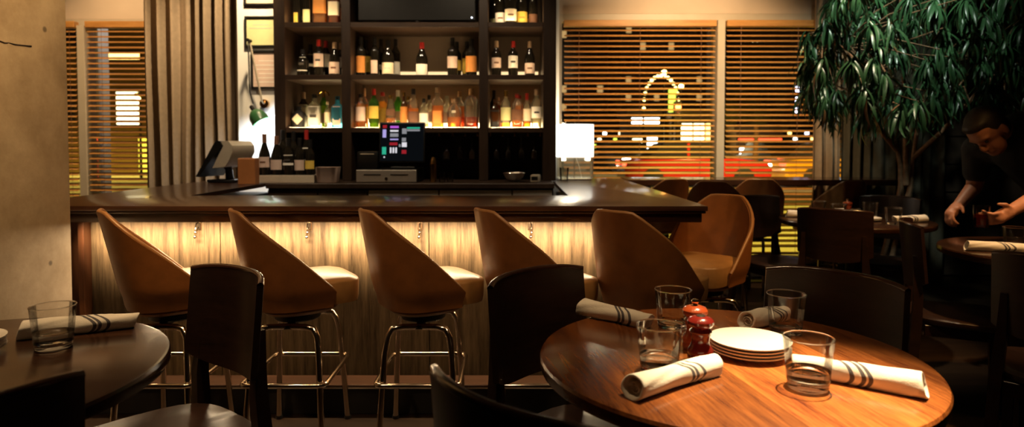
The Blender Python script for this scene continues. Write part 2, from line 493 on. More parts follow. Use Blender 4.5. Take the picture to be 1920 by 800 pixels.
# ------------------------------------------------------------------ mesh helpers
class MB:
    def __init__(self):
        self.bm = bmesh.new()

    def box(self, lo, hi, bev=0.002, seg=1):
        lo, hi = Vector(lo), Vector(hi)
        ctr, sz = (lo + hi) / 2, hi - lo
        mt = Matrix.Translation(ctr) @ Matrix.Diagonal((sz.x, sz.y, sz.z, 1))
        g = bmesh.ops.create_cube(self.bm, size=1, matrix=mt)
        if bev:
            es = {e for v in g['verts'] for e in v.link_edges}
            bmesh.ops.bevel(self.bm, geom=list(es), offset=min(bev, min(sz) * 0.45), segments=seg, affect='EDGES', profile=0.5)
        return self

    def loft(self, rings, cap0=True, cap1=True, closed=True):
        bm = self.bm
        vr = [[bm.verts.new(p) for p in r] for r in rings]
        n = len(vr[0])
        for a, b in zip(vr, vr[1:]):
            for i in range(n if closed else n - 1):
                j = (i + 1) % n
                try:
                    bm.faces.new((a[i], a[j], b[j], b[i]))
                except ValueError:
                    pass
        if cap0:
            bm.faces.new(list(reversed(vr[0])))
        if cap1:
            bm.faces.new(vr[-1])
        return self

    def lathe(self, prof, seg=20, ctr=(0, 0, 0), n=2.0, ax=1.0, ay=1.0):
        """profile [(r,z)]; n is the superellipse exponent (2 round, 6 squarish); r=0 ends are closed by caps"""
        rings = []
        for r, z in prof:
            r = max(r, 1e-4)
            ring = []
            for i in range(seg):
                a = 2 * PI * i / seg + (PI / seg if n > 2.5 else 0)
                ca, sa = math.cos(a), math.sin(a)
                k = (abs(ca) ** n + abs(sa) ** n) ** (-1 / n)
                ring.append((ctr[0] + r * ax * k * ca, ctr[1] + r * ay * k * sa, ctr[2] + z))
            rings.append(ring)
        return self.loft(rings)

    def tube(self, pts, r, seg=10, closed=False, flat=1.0):
        pts = [Vector(p) for p in pts]
        n = len(pts)
        rs = r if isinstance(r, (list, tuple)) else [r] * n
        tans = []
        for i in range(n):
            a = pts[(i - 1) % n] if (closed or i > 0) else pts[0]
            b = pts[(i + 1) % n] if (closed or i < n - 1) else pts[-1]
            tans.append((b - a).normalized())
        up = Vector((0, 0, 1))
        if abs(tans[0].dot(up)) > 0.9:
            up = Vector((0, 1, 0))
        nx = tans[0].cross(up).normalized()
        rings = []
        for i in range(n):
            tn = tans[i]
            nx = (nx - tn * nx.dot(tn))
            nx.normalize()
            ny = tn.cross(nx)
            rings.append([pts[i] + nx * (rs[i] * math.cos(2 * PI * k / seg)) + ny * (rs[i] * flat * math.sin(2 * PI * k / seg)) for k in range(seg)])
        if closed:
            rings.append(rings[0])
            bm = self.bm
            vr = [[bm.verts.new(p) for p in q] for q in rings[:-1]]
            vr.append(vr[0])
            for a, b in zip(vr, vr[1:]):
                for i in range(seg):
                    j = (i + 1) % seg
                    bm.faces.new((a[i], a[j], b[j], b[i]))
            return self
        return self.loft(rings)

    def prism(self, poly, z0, z1, bev=0.0):
        bm = self.bm
        a = [bm.verts.new((x, y, z0)) for x, y in poly]
        b = [bm.verts.new((x, y, z1)) for x, y in poly]
        fs = [bm.faces.new(list(reversed(a))), bm.faces.new(b)]
        n = len(poly)
        for i in range(n):
            j = (i + 1) % n
            fs.append(bm.faces.new((a[i], a[j], b[j], b[i])))
        if bev:
            es = {e for f in fs[:2] for e in f.edges}
            bmesh.ops.bevel(bm, geom=list(es), offset=bev, segments=2, affect='EDGES', profile=0.5)
        return self

    def sphere(self, c, r, u=14, v=8, sc=(1, 1, 1)):
        mt = Matrix.Translation(Vector(c)) @ Matrix.Diagonal((*sc, 1))
        bmesh.ops.create_uvsphere(self.bm, u_segments=u, v_segments=v, radius=r, matrix=mt)
        return self

    def xform(self, mt):
        self.bm.transform(mt)
        return self

    def mesh(self, name, mat, smooth=35):
        bmesh.ops.recalc_face_normals(self.bm, faces=self.bm.faces)
        me = bpy.data.meshes.new(name)
        self.bm.to_mesh(me)
        self.bm.free()
        me.materials.append(MAT[mat])
        if smooth:
            me.shade_smooth()
            me.set_sharp_from_angle(angle=R(smooth))
        return me

    def build(self, name, mat, parent=None, smooth=35, loc=None, rot=None):
        o = bpy.data.objects.new(name, self.mesh(name, mat, smooth))
        C.objects.link(o)
        if parent is not None:
            o.parent = parent
        if loc:
            o.location = loc
        if rot:
            o.rotation_euler = rot
        return o


def tag(o, label, cat, group=None):
    o['label'] = label
    o['category'] = cat
    if group:
        o['group'] = group
    return o


def thing(name, label, cat, loc=(0, 0, 0), rz=0.0, group=None):
    o = bpy.data.objects.new(name, None)
    o.empty_display_size = 0.05
    C.objects.link(o)
    o.location = loc
    o.rotation_euler = (0, 0, rz)
    return tag(o, label, cat, group)


def struct(o):
    o['kind'] = 'structure'
    return o


KIDS = {}


def dup(root, label, loc, rz=0.0, group=None):
    """copy a thing, its parts and their sub-parts"""
    r = root.copy()
    C.objects.link(r)
    r.location = loc
    r.rotation_euler = (0, 0, rz)
    r['label'] = label
    if group:
        r['group'] = group

    def rec(src, dst):
        for ch in list(src.children):
            c = ch.copy()
            C.objects.link(c)
            c.parent = dst
            rec(ch, c)
    rec(root, r)
    return r


def inst(name, me, parent=None, loc=(0, 0, 0), rot=(0, 0, 0), sc=(1, 1, 1)):
    o = bpy.data.objects.new(name, me)
    C.objects.link(o)
    if parent is not None:
        o.parent = parent
    o.location = loc
    o.rotation_euler = rot
    o.scale = sc
    return o


def X_(px, D):
    """lateral position of something seen px across at depth D"""
    return (px - 960) / 1210 * D


# ================================================================== ROOM SHELL
YW = 5.80          # window wall
YB = 5.36          # wall behind the back bar
struct(MB().box((-4.4, -2.6, -0.1), (4.4, 6.0, 0), 0).build('floor', 'floor_wood'))
struct(MB().box((-4.4, -2.6, 3.2), (4.4, 6.0, 3.3), 0).build('ceiling', 'ceiling_paint'))
struct(MB().box((-4.5, -2.6, 0), (-4.4, 6.0, 3.2), 0).build('wall_left', 'room_wall'))
struct(MB().box((4.4, -2.6, 0), (4.5, 6.0, 3.2), 0).build('wall_right', 'dark_wall'))
struct(MB().box((-4.4, -2.7, 0), (4.4, -2.6, 3.2), 0).build('wall_front', 'room_wall'))
# wall behind the back bar, proud of the window wall
struct(MB().box((-2.27, YB, 0), (0.39, 5.95, 3.2), 0.003).build('wall_back', 'white_paint'))
# header above the windows and panelled stretch behind the plant
struct(MB().box((0.39, YW, 2.36), (3.2, 5.95, 3.2), 0.002).build('wall_header_right', 'beige_paint'))
struct(MB().box((-4.4, YW, 2.31), (-2.27, 5.95, 3.2), 0.002).build('wall_header_left', 'beige_paint'))
wr = struct(MB().box((3.2, YW, 0), (4.4, 5.95, 3.2), 0.002).build('wall_panelled', 'dark_wall'))
for k in range(12):
    MB().box((3.22, YW - 0.018, 0.02 + k * 0.25), (4.38, YW - 0.001, 0.255 + k * 0.25), 0.004).build('panel', 'dark_wall', wr)
# concrete column
col_ = struct(MB().box((-2.75, 2.02, 0), (-1.90, 2.775, 3.2), 0.012, 2).build('wall_column', 'concrete'))


cr_ = [(2.36, 1.585), (2.40, 1.583), (2.43, 1.578), (2.45, 1.582), (2.48, 1.580), (2.52, 1.583), (2.565, 1.586)]
MB().tube([(-1.8995, y_, z_) for y_, z_ in cr_], [.001, .002, .0025, .001, .0025, .002, .003], 6).build('crack', 'ink', col_)
# windows ---------------------------------------------------------------
def window(name, x0, x1, z0, z1, mull, loc_y=YW):
    root = bpy.data.objects.new(name, None)
    C.objects.link(root)
    struct(root)
    root.location = (0, loc_y, 0)
    fw = 0.055
    MB().box((x0, 0, z1 - 0.07), (x1, 0.09, z1)).build('frame_head', 'frame_paint', root)
    MB().box((x0, 0, z0), (x1, 0.09, z0 + 0.07)).build('frame_sill', 'frame_paint', root)
    MB().box((x0, 0, z0 + 0.0705), (x0 + fw, 0.09, z1 - 0.0705)).build('frame_jamb', 'frame_paint', root)
    MB().box((x1 - fw, 0, z0 + 0.0705), (x1, 0.09, z1 - 0.0705)).build('frame_jamb', 'frame_paint', root)
    xs = [x0 + fw] + [v for m_ in mull for v in (m_ - 0.035, m_ + 0.035)] + [x1 - fw]
    for m_ in mull:
        MB().box((m_ - 0.033, -0.10, z0 + 0.0705), (m_ + 0.033, 0.09, z1 - 0.0705)).build('mullion', 'frame_paint', root)
    for a, b in zip(xs[::2], xs[1::2]):
        MB().box((a, 0.045, z0 + 0.0705), (b, 0.051, z1 - 0.0705), 0).build('pane', 'pane_glass', root)
    return root


window('window_1', -4.4, -2.28, 0.12, 2.31, [-3.79])
window('window_2', 0.392, 3.2, 0.12, 2.36, [1.84])
struct(MB().box((-4.4, YW, 0), (-2.27, 5.95, 0.12), 0.002).build('trim_1', 'beige_paint'))
struct(MB().box((0.39, YW, 0), (3.2, 5.95, 0.12), 0.002).build('trim_2', 'beige_paint'))


# blinds ----------------------------------------------------------------
def slat_mesh(w_):
    mb = MB()
    rings = []
    for x in (-w_ / 2, w_ / 2):
        ring = []
        for k in range(5):
            u = k / 4 * 2 - 1
            ring.append((x, u * 0.025, 0.0022 * (1 - u * u) + 0.0014))
        for k in range(5):
            u = 1 - k / 4 * 2
            ring.append((x, u * 0.025, 0.0022 * (1 - u * u) - 0.0014))
        rings.append(ring)
    mb.loft(rings)
    return mb.mesh('slat', 'blind_wood', 50)


def blind(label, x0, x1, ztop, zbot, tilt):
    y = YW - 0.075
    root = thing('window_blind', label, 'blind', (0, y, 0), 0, 'slatted wooden window blinds')
    MB().box((x0, -0.035, ztop - 0.055), (x1, 0.03, ztop), 0.003).build('valance', 'blind_wood', root)
    me = slat_mesh(x1 - x0 - 0.012)
    n = int((ztop - 0.075 - zbot) / 0.0465)
    for k in range(n):
        inst('slat', me, root, ((x0 + x1) / 2, 0, ztop - 0.085 - k * 0.0465), (tilt + random.uniform(-0.03, 0.03), 0, 0))
    MB().box((x0 + 0.006, -0.022, zbot - 0.03), (x1 - 0.006, 0.022, zbot - 0.012), 0.003).build('bottom_rail', 'blind_wood', root)
    nc = 2 if x1 - x0 < 1 else 3
    for k in range(nc):
        cx = x0 + (x1 - x0) * (0.1 + 0.8 * k / (nc - 1))
        MB().tube([(cx, -0.027, ztop - 0.05), (cx, -0.027, zbot - 0.012)], 0.0016, 5).build('ladder_cord', 'paper_brown', root)
    return root


blind('narrow wooden slat blind squeezed between concrete column and window mullion', -4.33, -3.835, 2.275, 0.25, R(24))
blind('wooden slat blind with white street pillar behind it beside the beige curtain', -3.745, -2.33, 2.275, 0.25, R(24))
blind('wide wooden slat blind in the window right of the table lamp', 0.455, 1.795, 2.285, 0.25, R(21))
blind('wooden slat blind partly hidden by the tall leafy plant', 1.885, 3.14, 2.285, 0.25, R(21))


# curtains --------------------------------------------------------------
def curtain(label, x0, x1, y, z0, z1, nf, amp, mat):
    n = nf * 12
    outer = []
    for i in range(n + 1):
        u = i / n
        ph = u * nf * 2 * PI + 0.9 * math.sin(u * 9.1) + 0.5 * math.sin(u * 23)
        outer.append((x0 + (x1 - x0) * u, y + amp * math.sin(ph) * (0.75 + 0.35 * math.sin(u * 13))))
    inner = [(a, b + 0.006) for a, b in reversed(outer)]
    rings = []
    for k in range(9):
        z = z0 + (z1 - z0) * k / 8
        sh = 0.012 * math.sin(k * 0.8)
        rings.append([(a + sh * math.sin(a * 12), (b - y) * (1.0 - 0.25 * k / 8) + y, z) for a, b in outer + inner])
    o = MB().loft(rings).build('curtain', mat, None, 60)
    return tag(o, label, 'curtain')


curtain('beige floor length curtain hanging in deep folds left of the bar shelves', -3.13, -2.285, 5.53, 0.03, 2.95, 9, 0.085, 'curtain_cloth')
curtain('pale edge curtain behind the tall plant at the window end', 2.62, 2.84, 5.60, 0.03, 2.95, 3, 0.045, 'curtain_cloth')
curtain('dark olive curtain with painted shadow behind the plant trunks', 2.86, 3.75, 5.60, 0.03, 2.95, 10, 0.045, 'curtain_shaded')

# ================================================================== BAR
bar = thing('bar_counter', 'bar front of pale oak panels with glowing light strip under the dark top', 'bar', (0, 0, 0))
BX0, BX1 = -2.08, 0.62
pw = 1.03
xr = BX1
edges = []
while xr > BX0 + 0.01:
    xl = max(BX0, xr - pw)
    edges.append((xl, xr))
    xr = xl
for xl, xr in edges:
    MB().box((xl + 0.002, 3.17, 0.03), (xr - 0.002, 3.195, 0.835), 0.002).build('front_panel', 'bar_panel_wood', bar)
MB().box((BX0, 3.196, 0.0), (BX1 - 0.027, 3.30, 0.835), 0).build('carcass', 'dark_gap', bar)
MB().box((BX1 - 0.026, 3.197, 0.03), (BX1 - 0.001, 5.28, 0.835), 0.002).build('end_panel', 'bar_panel_wood', bar)
MB().box((BX0 - 0.03, 3.12, 0.0), (BX0 - 0.001, 3.30, 0.835), 0.002).build('end_post', 'red_wood', bar)
MB().box((-2.30, 3.197, 0.0), (-2.12, 3.22, 0.835), 0.002).build('end_post', 'red_wood', bar)
MB().box((-2.10, 2.83, 0.0), (0.60, 2.935, 0.118), 0.003).build('plinth', 'dark_gap', bar)
MB().box((-2.10, 2.82, 0.1185), (0.61, 2.94, 0.136), 0.003).build('foot_ledge', 'plinth_wood', bar)
MB().box((-2.10, 2.8175, 0.1185), (0.61, 2.8195, 0.124), 0).build('ledge_trim', 'steel', bar)
MB().box((-2.05, 2.972, 0.846), (0.58, 2.984, 0.852), 0.001).build('led_strip', 'led_bar', bar)
area('bar_strip_light', (-0.735, 2.985, 0.842), (-0.735, 3.17, 0.715), 33, (1.0, 0.74, 0.44), 2.62, 0.015, 64)
area('bar_strip_spill', (-0.735, 2.985, 0.842), (-0.735, 2.80, 0.60), 13, (1.0, 0.74, 0.44), 2.62, 0.015, 150)


def hook(px, lab):
    x = X_(px, 3.165)
    h = MB()
    h.box((x - 0.013, 3.163, 0.775), (x + 0.013, 3.1695, 0.832), 0.002)
    h.tube([(x, 3.165, 0.815), (x + 0.002, 3.14, 0.812), (x + 0.003, 3.128, 0.795), (x + 0.003, 3.128, 0.775)], 0.004, 8)
    h.sphere((x + 0.003, 3.128, 0.77), 0.008, 10, 6)
    h.tube([(x, 3.165, 0.79), (x, 3.15, 0.775), (x, 3.14, 0.765), (x, 3.13, 0.752)], 0.004, 8)
    h.sphere((x, 3.128, 0.748), 0.0085, 10, 6)
    h.sphere((x + 0.018, 3.15, 0.825), 0.006, 8, 6)
    o = h.build('purse_hook', 'chrome', bar)
    o['label'] = 'polished double coat hook'


for px in (370, 578, 787, 995):
    hook(px, '')

# worktop: U of dark wood with moulded edge
top = thing('bar_worktop', 'dark polished wooden U shaped bar top with moulded edge', 'countertop', (0, 0, 0))
YF, YI = 2.908, 3.50
LX0, LX1, RX0, RX1 = -2.33, -1.755, 0.309, 0.885
zt = 0.92
poly = [(LX0, YF), (RX1, YF), (RX1, 5.30), (0.362, 5.30), (0.362, 4.86), (RX0, 4.86), (RX0, YI), (LX1, YI), (LX1, 4.86), (LX0, 4.86)]
MB().prism(poly, zt - 0.024, zt, 0.004).build('slab', 'bar_top_wood', top)
e = 0.012
for nm, ins, z0, z1, mt in (('moulding', 0.006, zt - 0.036, zt - 0.0245, 'bar_edge_wood'), ('fascia', 0.02, zt - 0.077, zt - 0.0365, 'bar_edge_wood')):
    t_ = 0.03
    MB().box((LX0 + ins, YF + ins, z0), (RX1 - ins, YF + ins + t_, z1), 0.0035, 2).build(nm, mt, top)
    MB().box((RX1 - ins - t_, YF + ins + t_ + 0.001, z0), (RX1 - ins, 5.29, z1), 0.0035, 2).build(nm, mt, top)
    MB().box((LX0 + ins, YF + ins + t_ + 0.001, z0), (LX0 + ins + t_, 4.85, z1), 0.0035, 2).build(nm, mt, top)
    MB().box((LX1 - t_, YI - t_ - 0.02, z0), (RX0 + t_, YI - 0.02, z1), 0.003).build(nm, mt, top)
# supports of the arms (cabinet carcasses behind the bar)
o = MB().box((-2.20, 3.31, 0), (-1.80, 4.84, 0.842), 0.003).build('under_cabinet', 'cabinet_wood')
tag(o, 'dark wooden cabinet under the left arm of the bar', 'cabinet')
o = MB().box((0.33, 3.31, 0), (0.59, 4.84, 0.842), 0.003).build('under_cabinet', 'cabinet_wood')
tag(o, 'dark wooden cabinet under the right arm of the bar', 'cabinet')

# back counter with stainless fronts
bk = thing('back_counter', 'dark back counter with stainless steel fronts below the bottle shelves', 'counter', (0, 0, 0))
MB().box((-1.745, 4.56, 0.885), (0.30, YB - 0.002, 0.92), 0.003).build('worktop', 'cabinet_wood', bk)
MB().box((-1.74, 4.60, 0.0), (0.295, YB - 0.004, 0.884), 0).build('carcass', 'cabinet_nook', bk)
for a, b in ((-1.02, -0.52), (-0.515, 0.0), (0.005, 0.29)):
    d_ = MB().box((a, 4.575, 0.10), (b - 0.004, 4.5985, 0.872), 0.003).build('door', 'steel', bk)
    MB().tube([(b - 0.05, 4.56, 0.50), (b - 0.05, 4.56, 0.80)], 0.007, 8).build('handle', 'chrome', d_)
for a, b in ((-1.735, -1.38), (-1.375, -1.025)):
    d_ = MB().box((a, 4.575, 0.10), (b - 0.004, 4.5985, 0.872), 0.003).build('door', 'cabinet_wood', bk)
    MB().tube([(b - 0.05, 4.56, 0.50), (b - 0.05, 4.56, 0.80)], 0.007, 8).build('handle', 'chrome', d_)

# ------------------------------------------------------------------ back bar shelves
CF = 4.90
cab = thing('back_bar_shelving', 'tall dark wooden bottle shelving lit from behind its shelves', 'shelving', (0, 0, 0))
ups = [(-1.80, -1.715), (-1.29, -1.22), (-0.25, -0.18), (0.235, 0.334)]
ZS = [1.325, 1.723, 2.118]
for a, b in ups:
    MB().box((a, CF, 0.921), (b, YB - 0.026, 3.0), 0.003).build('upright', 'cabinet_wood', cab)
MB().box((-1.80, CF, 3.001), (0.334, YB - 0.026, 3.06), 0.003).build('top_board', 'cabinet_wood', cab)
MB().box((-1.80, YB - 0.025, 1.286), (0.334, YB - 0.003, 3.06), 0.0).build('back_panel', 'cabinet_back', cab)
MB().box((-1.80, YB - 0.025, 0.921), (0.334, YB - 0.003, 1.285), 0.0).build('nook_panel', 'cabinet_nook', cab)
bays = [(-1.7145, -1.2905), (-1.2195, -0.2505), (-0.1795, 0.2345)]
for zi, z in enumerate(ZS):
    for bi, (a, b) in enumerate(bays):
        s_ = MB().box((a, CF + 0.004, z - 0.038), (b, YB - 0.026, z), 0.002).build('shelf', 'shelf_wood', cab)
        if zi == 2 and bi == 1:
            continue
        st = (0.9, 1.0, 0.5)[zi]
        MB().box((a + 0.02, YB - 0.036, z + 0.001), (b - 0.02, YB - 0.028, z + (0.045, 0.069, 0.03)[zi]), 0.001).build('led_strip', 'led_shelf' if zi else 'led_shelf_low', s_)
        MB().loft([[(a + 0.02, yy, z + 0.0006), (b - 0.02, yy, z + 0.0006)] for yy in (CF + 0.02, CF + 0.032)], False, False, False).build('led_strip', 'led_shelf_front', s_)

# television in the top middle bay
tv = thing('television', 'black wall television in the top middle bay of the shelves', 'television', (-0.735, 5.02, 2.122))
MB().box((-0.455, 0, 0.03), (0.455, 0.05, 0.66), 0.006).build('casing', 'black_plastic', tv)
MB().box((-0.43, -0.002, 0.205), (0.43, -0.0005, 0.64), 0).build('screen', 'screen_blue', tv)
MB().box((-0.15, -0.03, 0.0), (0.15, 0.12, 0.012), 0.004).build('foot', 'black_plastic', tv)
MB().tube([(0, 0.03, 0.0125), (0, 0.03, 0.0295)], 0.025, 12).build('neck', 'black_plastic', tv)
MB().sphere((0.425, -0.004, 0.052), 0.0055, 10, 6).build('power_light', 'led_dot', tv)

# ------------------------------------------------------------------ bottles
P_WINE = [(0, 0), (.033, 0), (.037, .004), (.037, .188), (.0345, .205), (.020, .228), (.0145, .245), (.0140, .286), (.0155, .288), (.0155, .300), (0, .300)]
P_BURG = [(0, 0), (.036, 0), (.040, .004), (.040, .150), (.036, .178), (.024, .215), (.0150, .245), (.0140, .286), (.0155, .288), (.0155, .300), (0, .300)]
P_SPIR = [(0, 0), (.034, 0), (.038, .004), (.038, .170), (.034, .190), (.020, .208), (.0140, .218), (.0135, .268), (.0150, .270), (.0150, .278), (0, .278)]
P_SQUAT = [(0, 0), (.042, 0), (.046, .005), (.047, .110), (.043, .140), (.026, .165), (.0160, .176), (.0155, .205), (.0175, .207), (.0175, .214), (0, .214)]
P_JUG = [(0, 0), (.052, 0), (.056, .005), (.056, .150), (.051, .180), (.034, .205), (.0190, .215), (.0165, .245), (.0185, .247), (.0185, .255), (0, .255)]
P_CONE = [(0, 0), (.034, 0), (.037, .004), (.037, .105), (.033, .150), (.022, .205), (.0150, .228), (.0145, .250), (.0155, .252), (.0155, .258), (0, .258)]
SHAPE = {'wine': (P_WINE, 2), 'burgundy': (P_BURG, 2), 'spirit': (P_SPIR, 2), 'square': (P_SPIR, 5), 'squat': (P_SQUAT, 2.6), 'jug': (P_JUG, 2), 'cone': (P_CONE, 2), 'squatsq': (P_SQUAT, 5)}


def rad_at(prof, z):
    for (r0, z0), (r1, z1) in zip(prof, prof[1:]):
        if z0 <= z <= z1 and z1 > z0:
            return r0 + (r1 - r0) * (z - z0) / (z1 - z0)
    return prof[-2][0]


def superk(a, n):
    return (abs(math.cos(a)) ** n + abs(math.sin(a)) ** n) ** (-1 / n)


BOTTLES = []


def settle(y0, y1, bounds):
    """nudge neighbouring bottles apart until none touch; bounds: list of (x0, x1) bays"""
    for _ in range(150):
        for i, (o, r, z) in enumerate(BOTTLES):
            for p, q, zz in BOTTLES[i + 1:]:
                if abs(zz - z) > 0.01:
                    continue
                d = Vector((p.location.x - o.location.x, p.location.y - o.location.y))
                gap = r + q + 0.003 - d.length
                if gap > 0:
                    n = d.normalized() * (gap * 0.5)
                    o.location.x -= n.x
                    o.location.y -= n.y
                    p.location.x += n.x
                    p.location.y += n.y
            bx = min(bounds, key=lambda b: abs((b[0] + b[1]) / 2 - o.location.x) - (b[1] - b[0]) / 2)
            o.location.x = min(max(o.location.x, bx[0] + r + 0.002), bx[1] - r - 0.002)
            o.location.y = min(max(o.location.y, y0 + r), y1 - r)
    BOTTLES.clear()


def bottle(label, x, y, z, shape, glass, h, wd, liquid=None, fill=0.5, lab=None, lz=(0.3, 0.6), cap='foil_black', capz=None,
           lab_span=70, group=None, diamond=False, rz=0.0, name=None, second=None):
    prof, n = SHAPE[shape]
    ph = prof[-1][1]
    pr = max(r for r, _ in prof)
    sz, sr = h / ph, (wd / 2) / pr
    prof = [(r * sr, zz * sz) for r, zz in prof]
    seg = 20 if n < 3 else 24
    root = thing(name or ('wine_bottle' if shape in ('wine', 'burgundy') else 'liquor_bottle'), label, 'bottle', (x, y, z), rz, group)
    BOTTLES.append((root, wd / 2 * (1.16 if n > 4 else 1.03 if n > 2 else 1.0) + 0.001, z))
    MB().lathe(prof, seg, n=n).build('body', glass, root, 40)
    if liquid:
        top_ = h * fill
        lp = [(0, 0.006)]
        for r, zz in prof[1:-1]:
            if 0.006 < zz < top_:
                lp.append((r * 0.93, zz))
        lp.insert(1, (rad_at(prof, 0.006) * 0.93, 0.006))
        rt = rad_at(prof, top_) * 0.93
        lp += [(rt, top_), (0, top_)]
        MB().lathe(lp, seg, n=n).build('liquor', liquid, root, 40)
    if lab:
        a0, a1 = R(-90 - lab_span), R(-90 + lab_span)
        z0, z1 = lz[0] * h, lz[1] * h
        k = 10
        if diamond:
            r_ = rad_at(prof, (z0 + z1) / 2) + 0.001
            hh = (z1 - z0) / 2
            zc = (z0 + z1) / 2
            yv = -r_ * 1.0
            MB().loft([[(0, yv - d, zc - hh), (hh, yv - d, zc), (0, yv - d, zc + hh), (-hh, yv - d, zc)] for d in (0.0, 0.0012)]).build('label', lab, root, 0)
        else:
            rings = []
            for rr in (-0.0003, 0.0012):
                pass
            outer0, outer1, inner1, inner0 = [], [], [], []
            for i in range(k + 1):
                a = a0 + (a1 - a0) * i / k
                kk = superk(a, n)
                for lst, zz, d in ((outer0, z0, .0012), (outer1, z1, .0012), (inner1, z1, .0002), (inner0, z0, .0002)):
                    r_ = (rad_at(prof, zz) + d) * kk
                    lst.append((r_ * math.cos(a), r_ * math.sin(a), zz))
            MB().loft([[outer0[i], outer1[i], inner1[i], inner0[i]] for i in range(k + 1)]).build('label', lab, root, 40)
            if second:   # printed band on the label
                zz0, zz1 = z0 + (z1 - z0) * 0.42, z0 + (z1 - z0) * 0.58
                pts = []
                for i in range(3, 8):
                    a = a0 + (a1 - a0) * i / k
                    kk = superk(a, n)
                    q = []
                    for zz, d in ((zz0, .002), (zz1, .002), (zz1, .0011), (zz0, .0011)):
                        r_ = (rad_at(prof, zz) + d) * kk
                        q.append((r_ * math.cos(a), r_ * math.sin(a), zz))
                    pts.append(q)
                MB().loft(pts).build('print', second, root, 40)
    if cap:
        cz = capz if capz else (0.82 if shape in ('wine', 'burgundy') else 0.9)
        rc = rad_at(prof, h * (cz + 0.02)) + 0.0016
        MB().lathe([(0, cz * h), (rc, cz * h), (rc, h * 1.004), (rc * 0.8, h * 1.012), (0, h * 1.012)], 14).build('cap', cap, root, 40)
    return root


G2 = 'wine bottles on the middle shelf'
z2 = ZS[1] + 0.0005
yw = 5.06
DK = 'wine_glass_dark'
W = lambda *a, **k: bottle(*a, group=k.pop('group', G2), **k)
W('black bottle with round emblem on white label, leftmost on the middle shelf', X_(570, yw), yw, z2, 'burgundy', DK, 0.21, .092, lab='paper_white', lz=(.2, .72), cap='foil_black', second='ink', lab_span=60)
W('dark bottle half hidden behind the round emblem bottle on middle shelf', X_(584, 5.2), 5.20, z2, 'wine', DK, 0.27, .078, lab='paper_cream', lz=(.35, .7), cap='foil_black')
W('dark wine bottle with red foil and pale label, middle of the left bay', X_(600, yw), yw, z2, 'wine', DK, 0.285, .080, lab='paper_pink', lz=(.26, .62), cap='foil_red', second='ink')
W('wine bottle with tall red foil standing at the back of the left bay', X_(613, 5.21), 5.21, z2, 'wine', DK, 0.30, .076, lab='paper_white', lz=(.3, .65), cap='foil_red')
W('broad dark wine bottle with tan foil and low label beside the left divider', X_(629, yw), yw, z2, 'burgundy', DK, 0.265, .084, lab='paper_pink', lz=(.08, .42), cap='foil_tan', second='paper_brown')
W('wine bottle with pale foil behind the low label bottle in the left bay', X_(641, 5.20), 5.20, z2, 'wine', DK, 0.28, .072, lab='paper_white', lz=(.3, .6), cap='foil_tan')
W('dark tall bottle with orange label, first in the middle bay', X_(673, yw), yw, z2, 'wine', DK, 0.305, .074, lab='paper_orange', lz=(.1, .52), cap='foil_black')
W('dark bottle showing a sliver of yellow label behind the orange labelled one', X_(688, 5.18), 5.18, z2, 'wine', DK, 0.30, .070, lab='paper_yellow', lz=(.16, .58), cap='foil_black')
W('slender dark wine bottle with narrow grey label, third in the middle bay', X_(704, yw), yw, z2, 'wine', DK, 0.30, .070, lab='paper_pink', lz=(.08, .42), cap='foil_black', lab_span=45)
W('dark bottle with white label standing behind the slender one in middle bay', X_(716, 5.20), 5.20, z2, 'wine', DK, 0.31, .074, lab='paper_white', lz=(.0, .34), cap='foil_black')
W('broad burgundy bottle with wide cream label in the middle bay', X_(729, yw), yw, z2, 'burgundy', DK, 0.28, .094, lab='paper_cream', lz=(.07, .38), cap='foil_black', second='paper_pink')
W('dark bottle with pale label behind the broad cream labelled bottle', X_(743, 5.19), 5.19, z2, 'wine', DK, 0.31, .074, lab='paper_white', lz=(.1, .42), cap='foil_black')
W('wine bottle with bright red foil and glowing cream label standing alone', X_(792, yw), yw, z2, 'burgundy', DK, 0.265, .092, lab='paper_white', lz=(.02, .36), cap='foil_red')
W('dark wine bottle with high white label right of the red foil bottle', X_(849, yw), yw, z2, 'wine', DK, 0.30, .080, lab='paper_pink', lz=(.22, .52), cap='foil_black')
W('dark bottle behind the high white label one in the middle bay', X_(857, 5.2), 5.2, z2, 'wine', DK, 0.29, .074, lab='paper_yellow', lz=(.22, .5), cap='foil_black')
W('dark bottle with big orange label at the right end of the middle bay', X_(884, yw), yw, z2, 'wine', DK, 0.29, .088, lab='paper_orange', lz=(.12, .54), cap='foil_black')
W('bottle with yellow label peeking out behind the big orange label', X_(876, 5.19), 5.19, z2, 'wine', DK, 0.29, .078, lab='paper_yellow', lz=(.12, .54), cap='foil_black')
W('wine bottle with tan foil and grey label, leftmost in the right bay', X_(931, yw), yw, z2, 'wine', DK, 0.275, .076, lab='paper_pink', lz=(.24, .53), cap='foil_tan', second='paper_brown')
W('wine bottle with dark red foil and crest label, middle of the right bay', X_(962, yw), yw, z2, 'wine', DK, 0.275, .076, lab='paper_white', lz=(.24, .58), cap='foil_red', second='ink')
W('wine bottle with tan foil and low label, rightmost in the right bay', X_(993, yw), yw, z2, 'burgundy', DK, 0.272, .080, lab='paper_pink', lz=(.08, .38), cap='foil_tan', second='paper_brown')

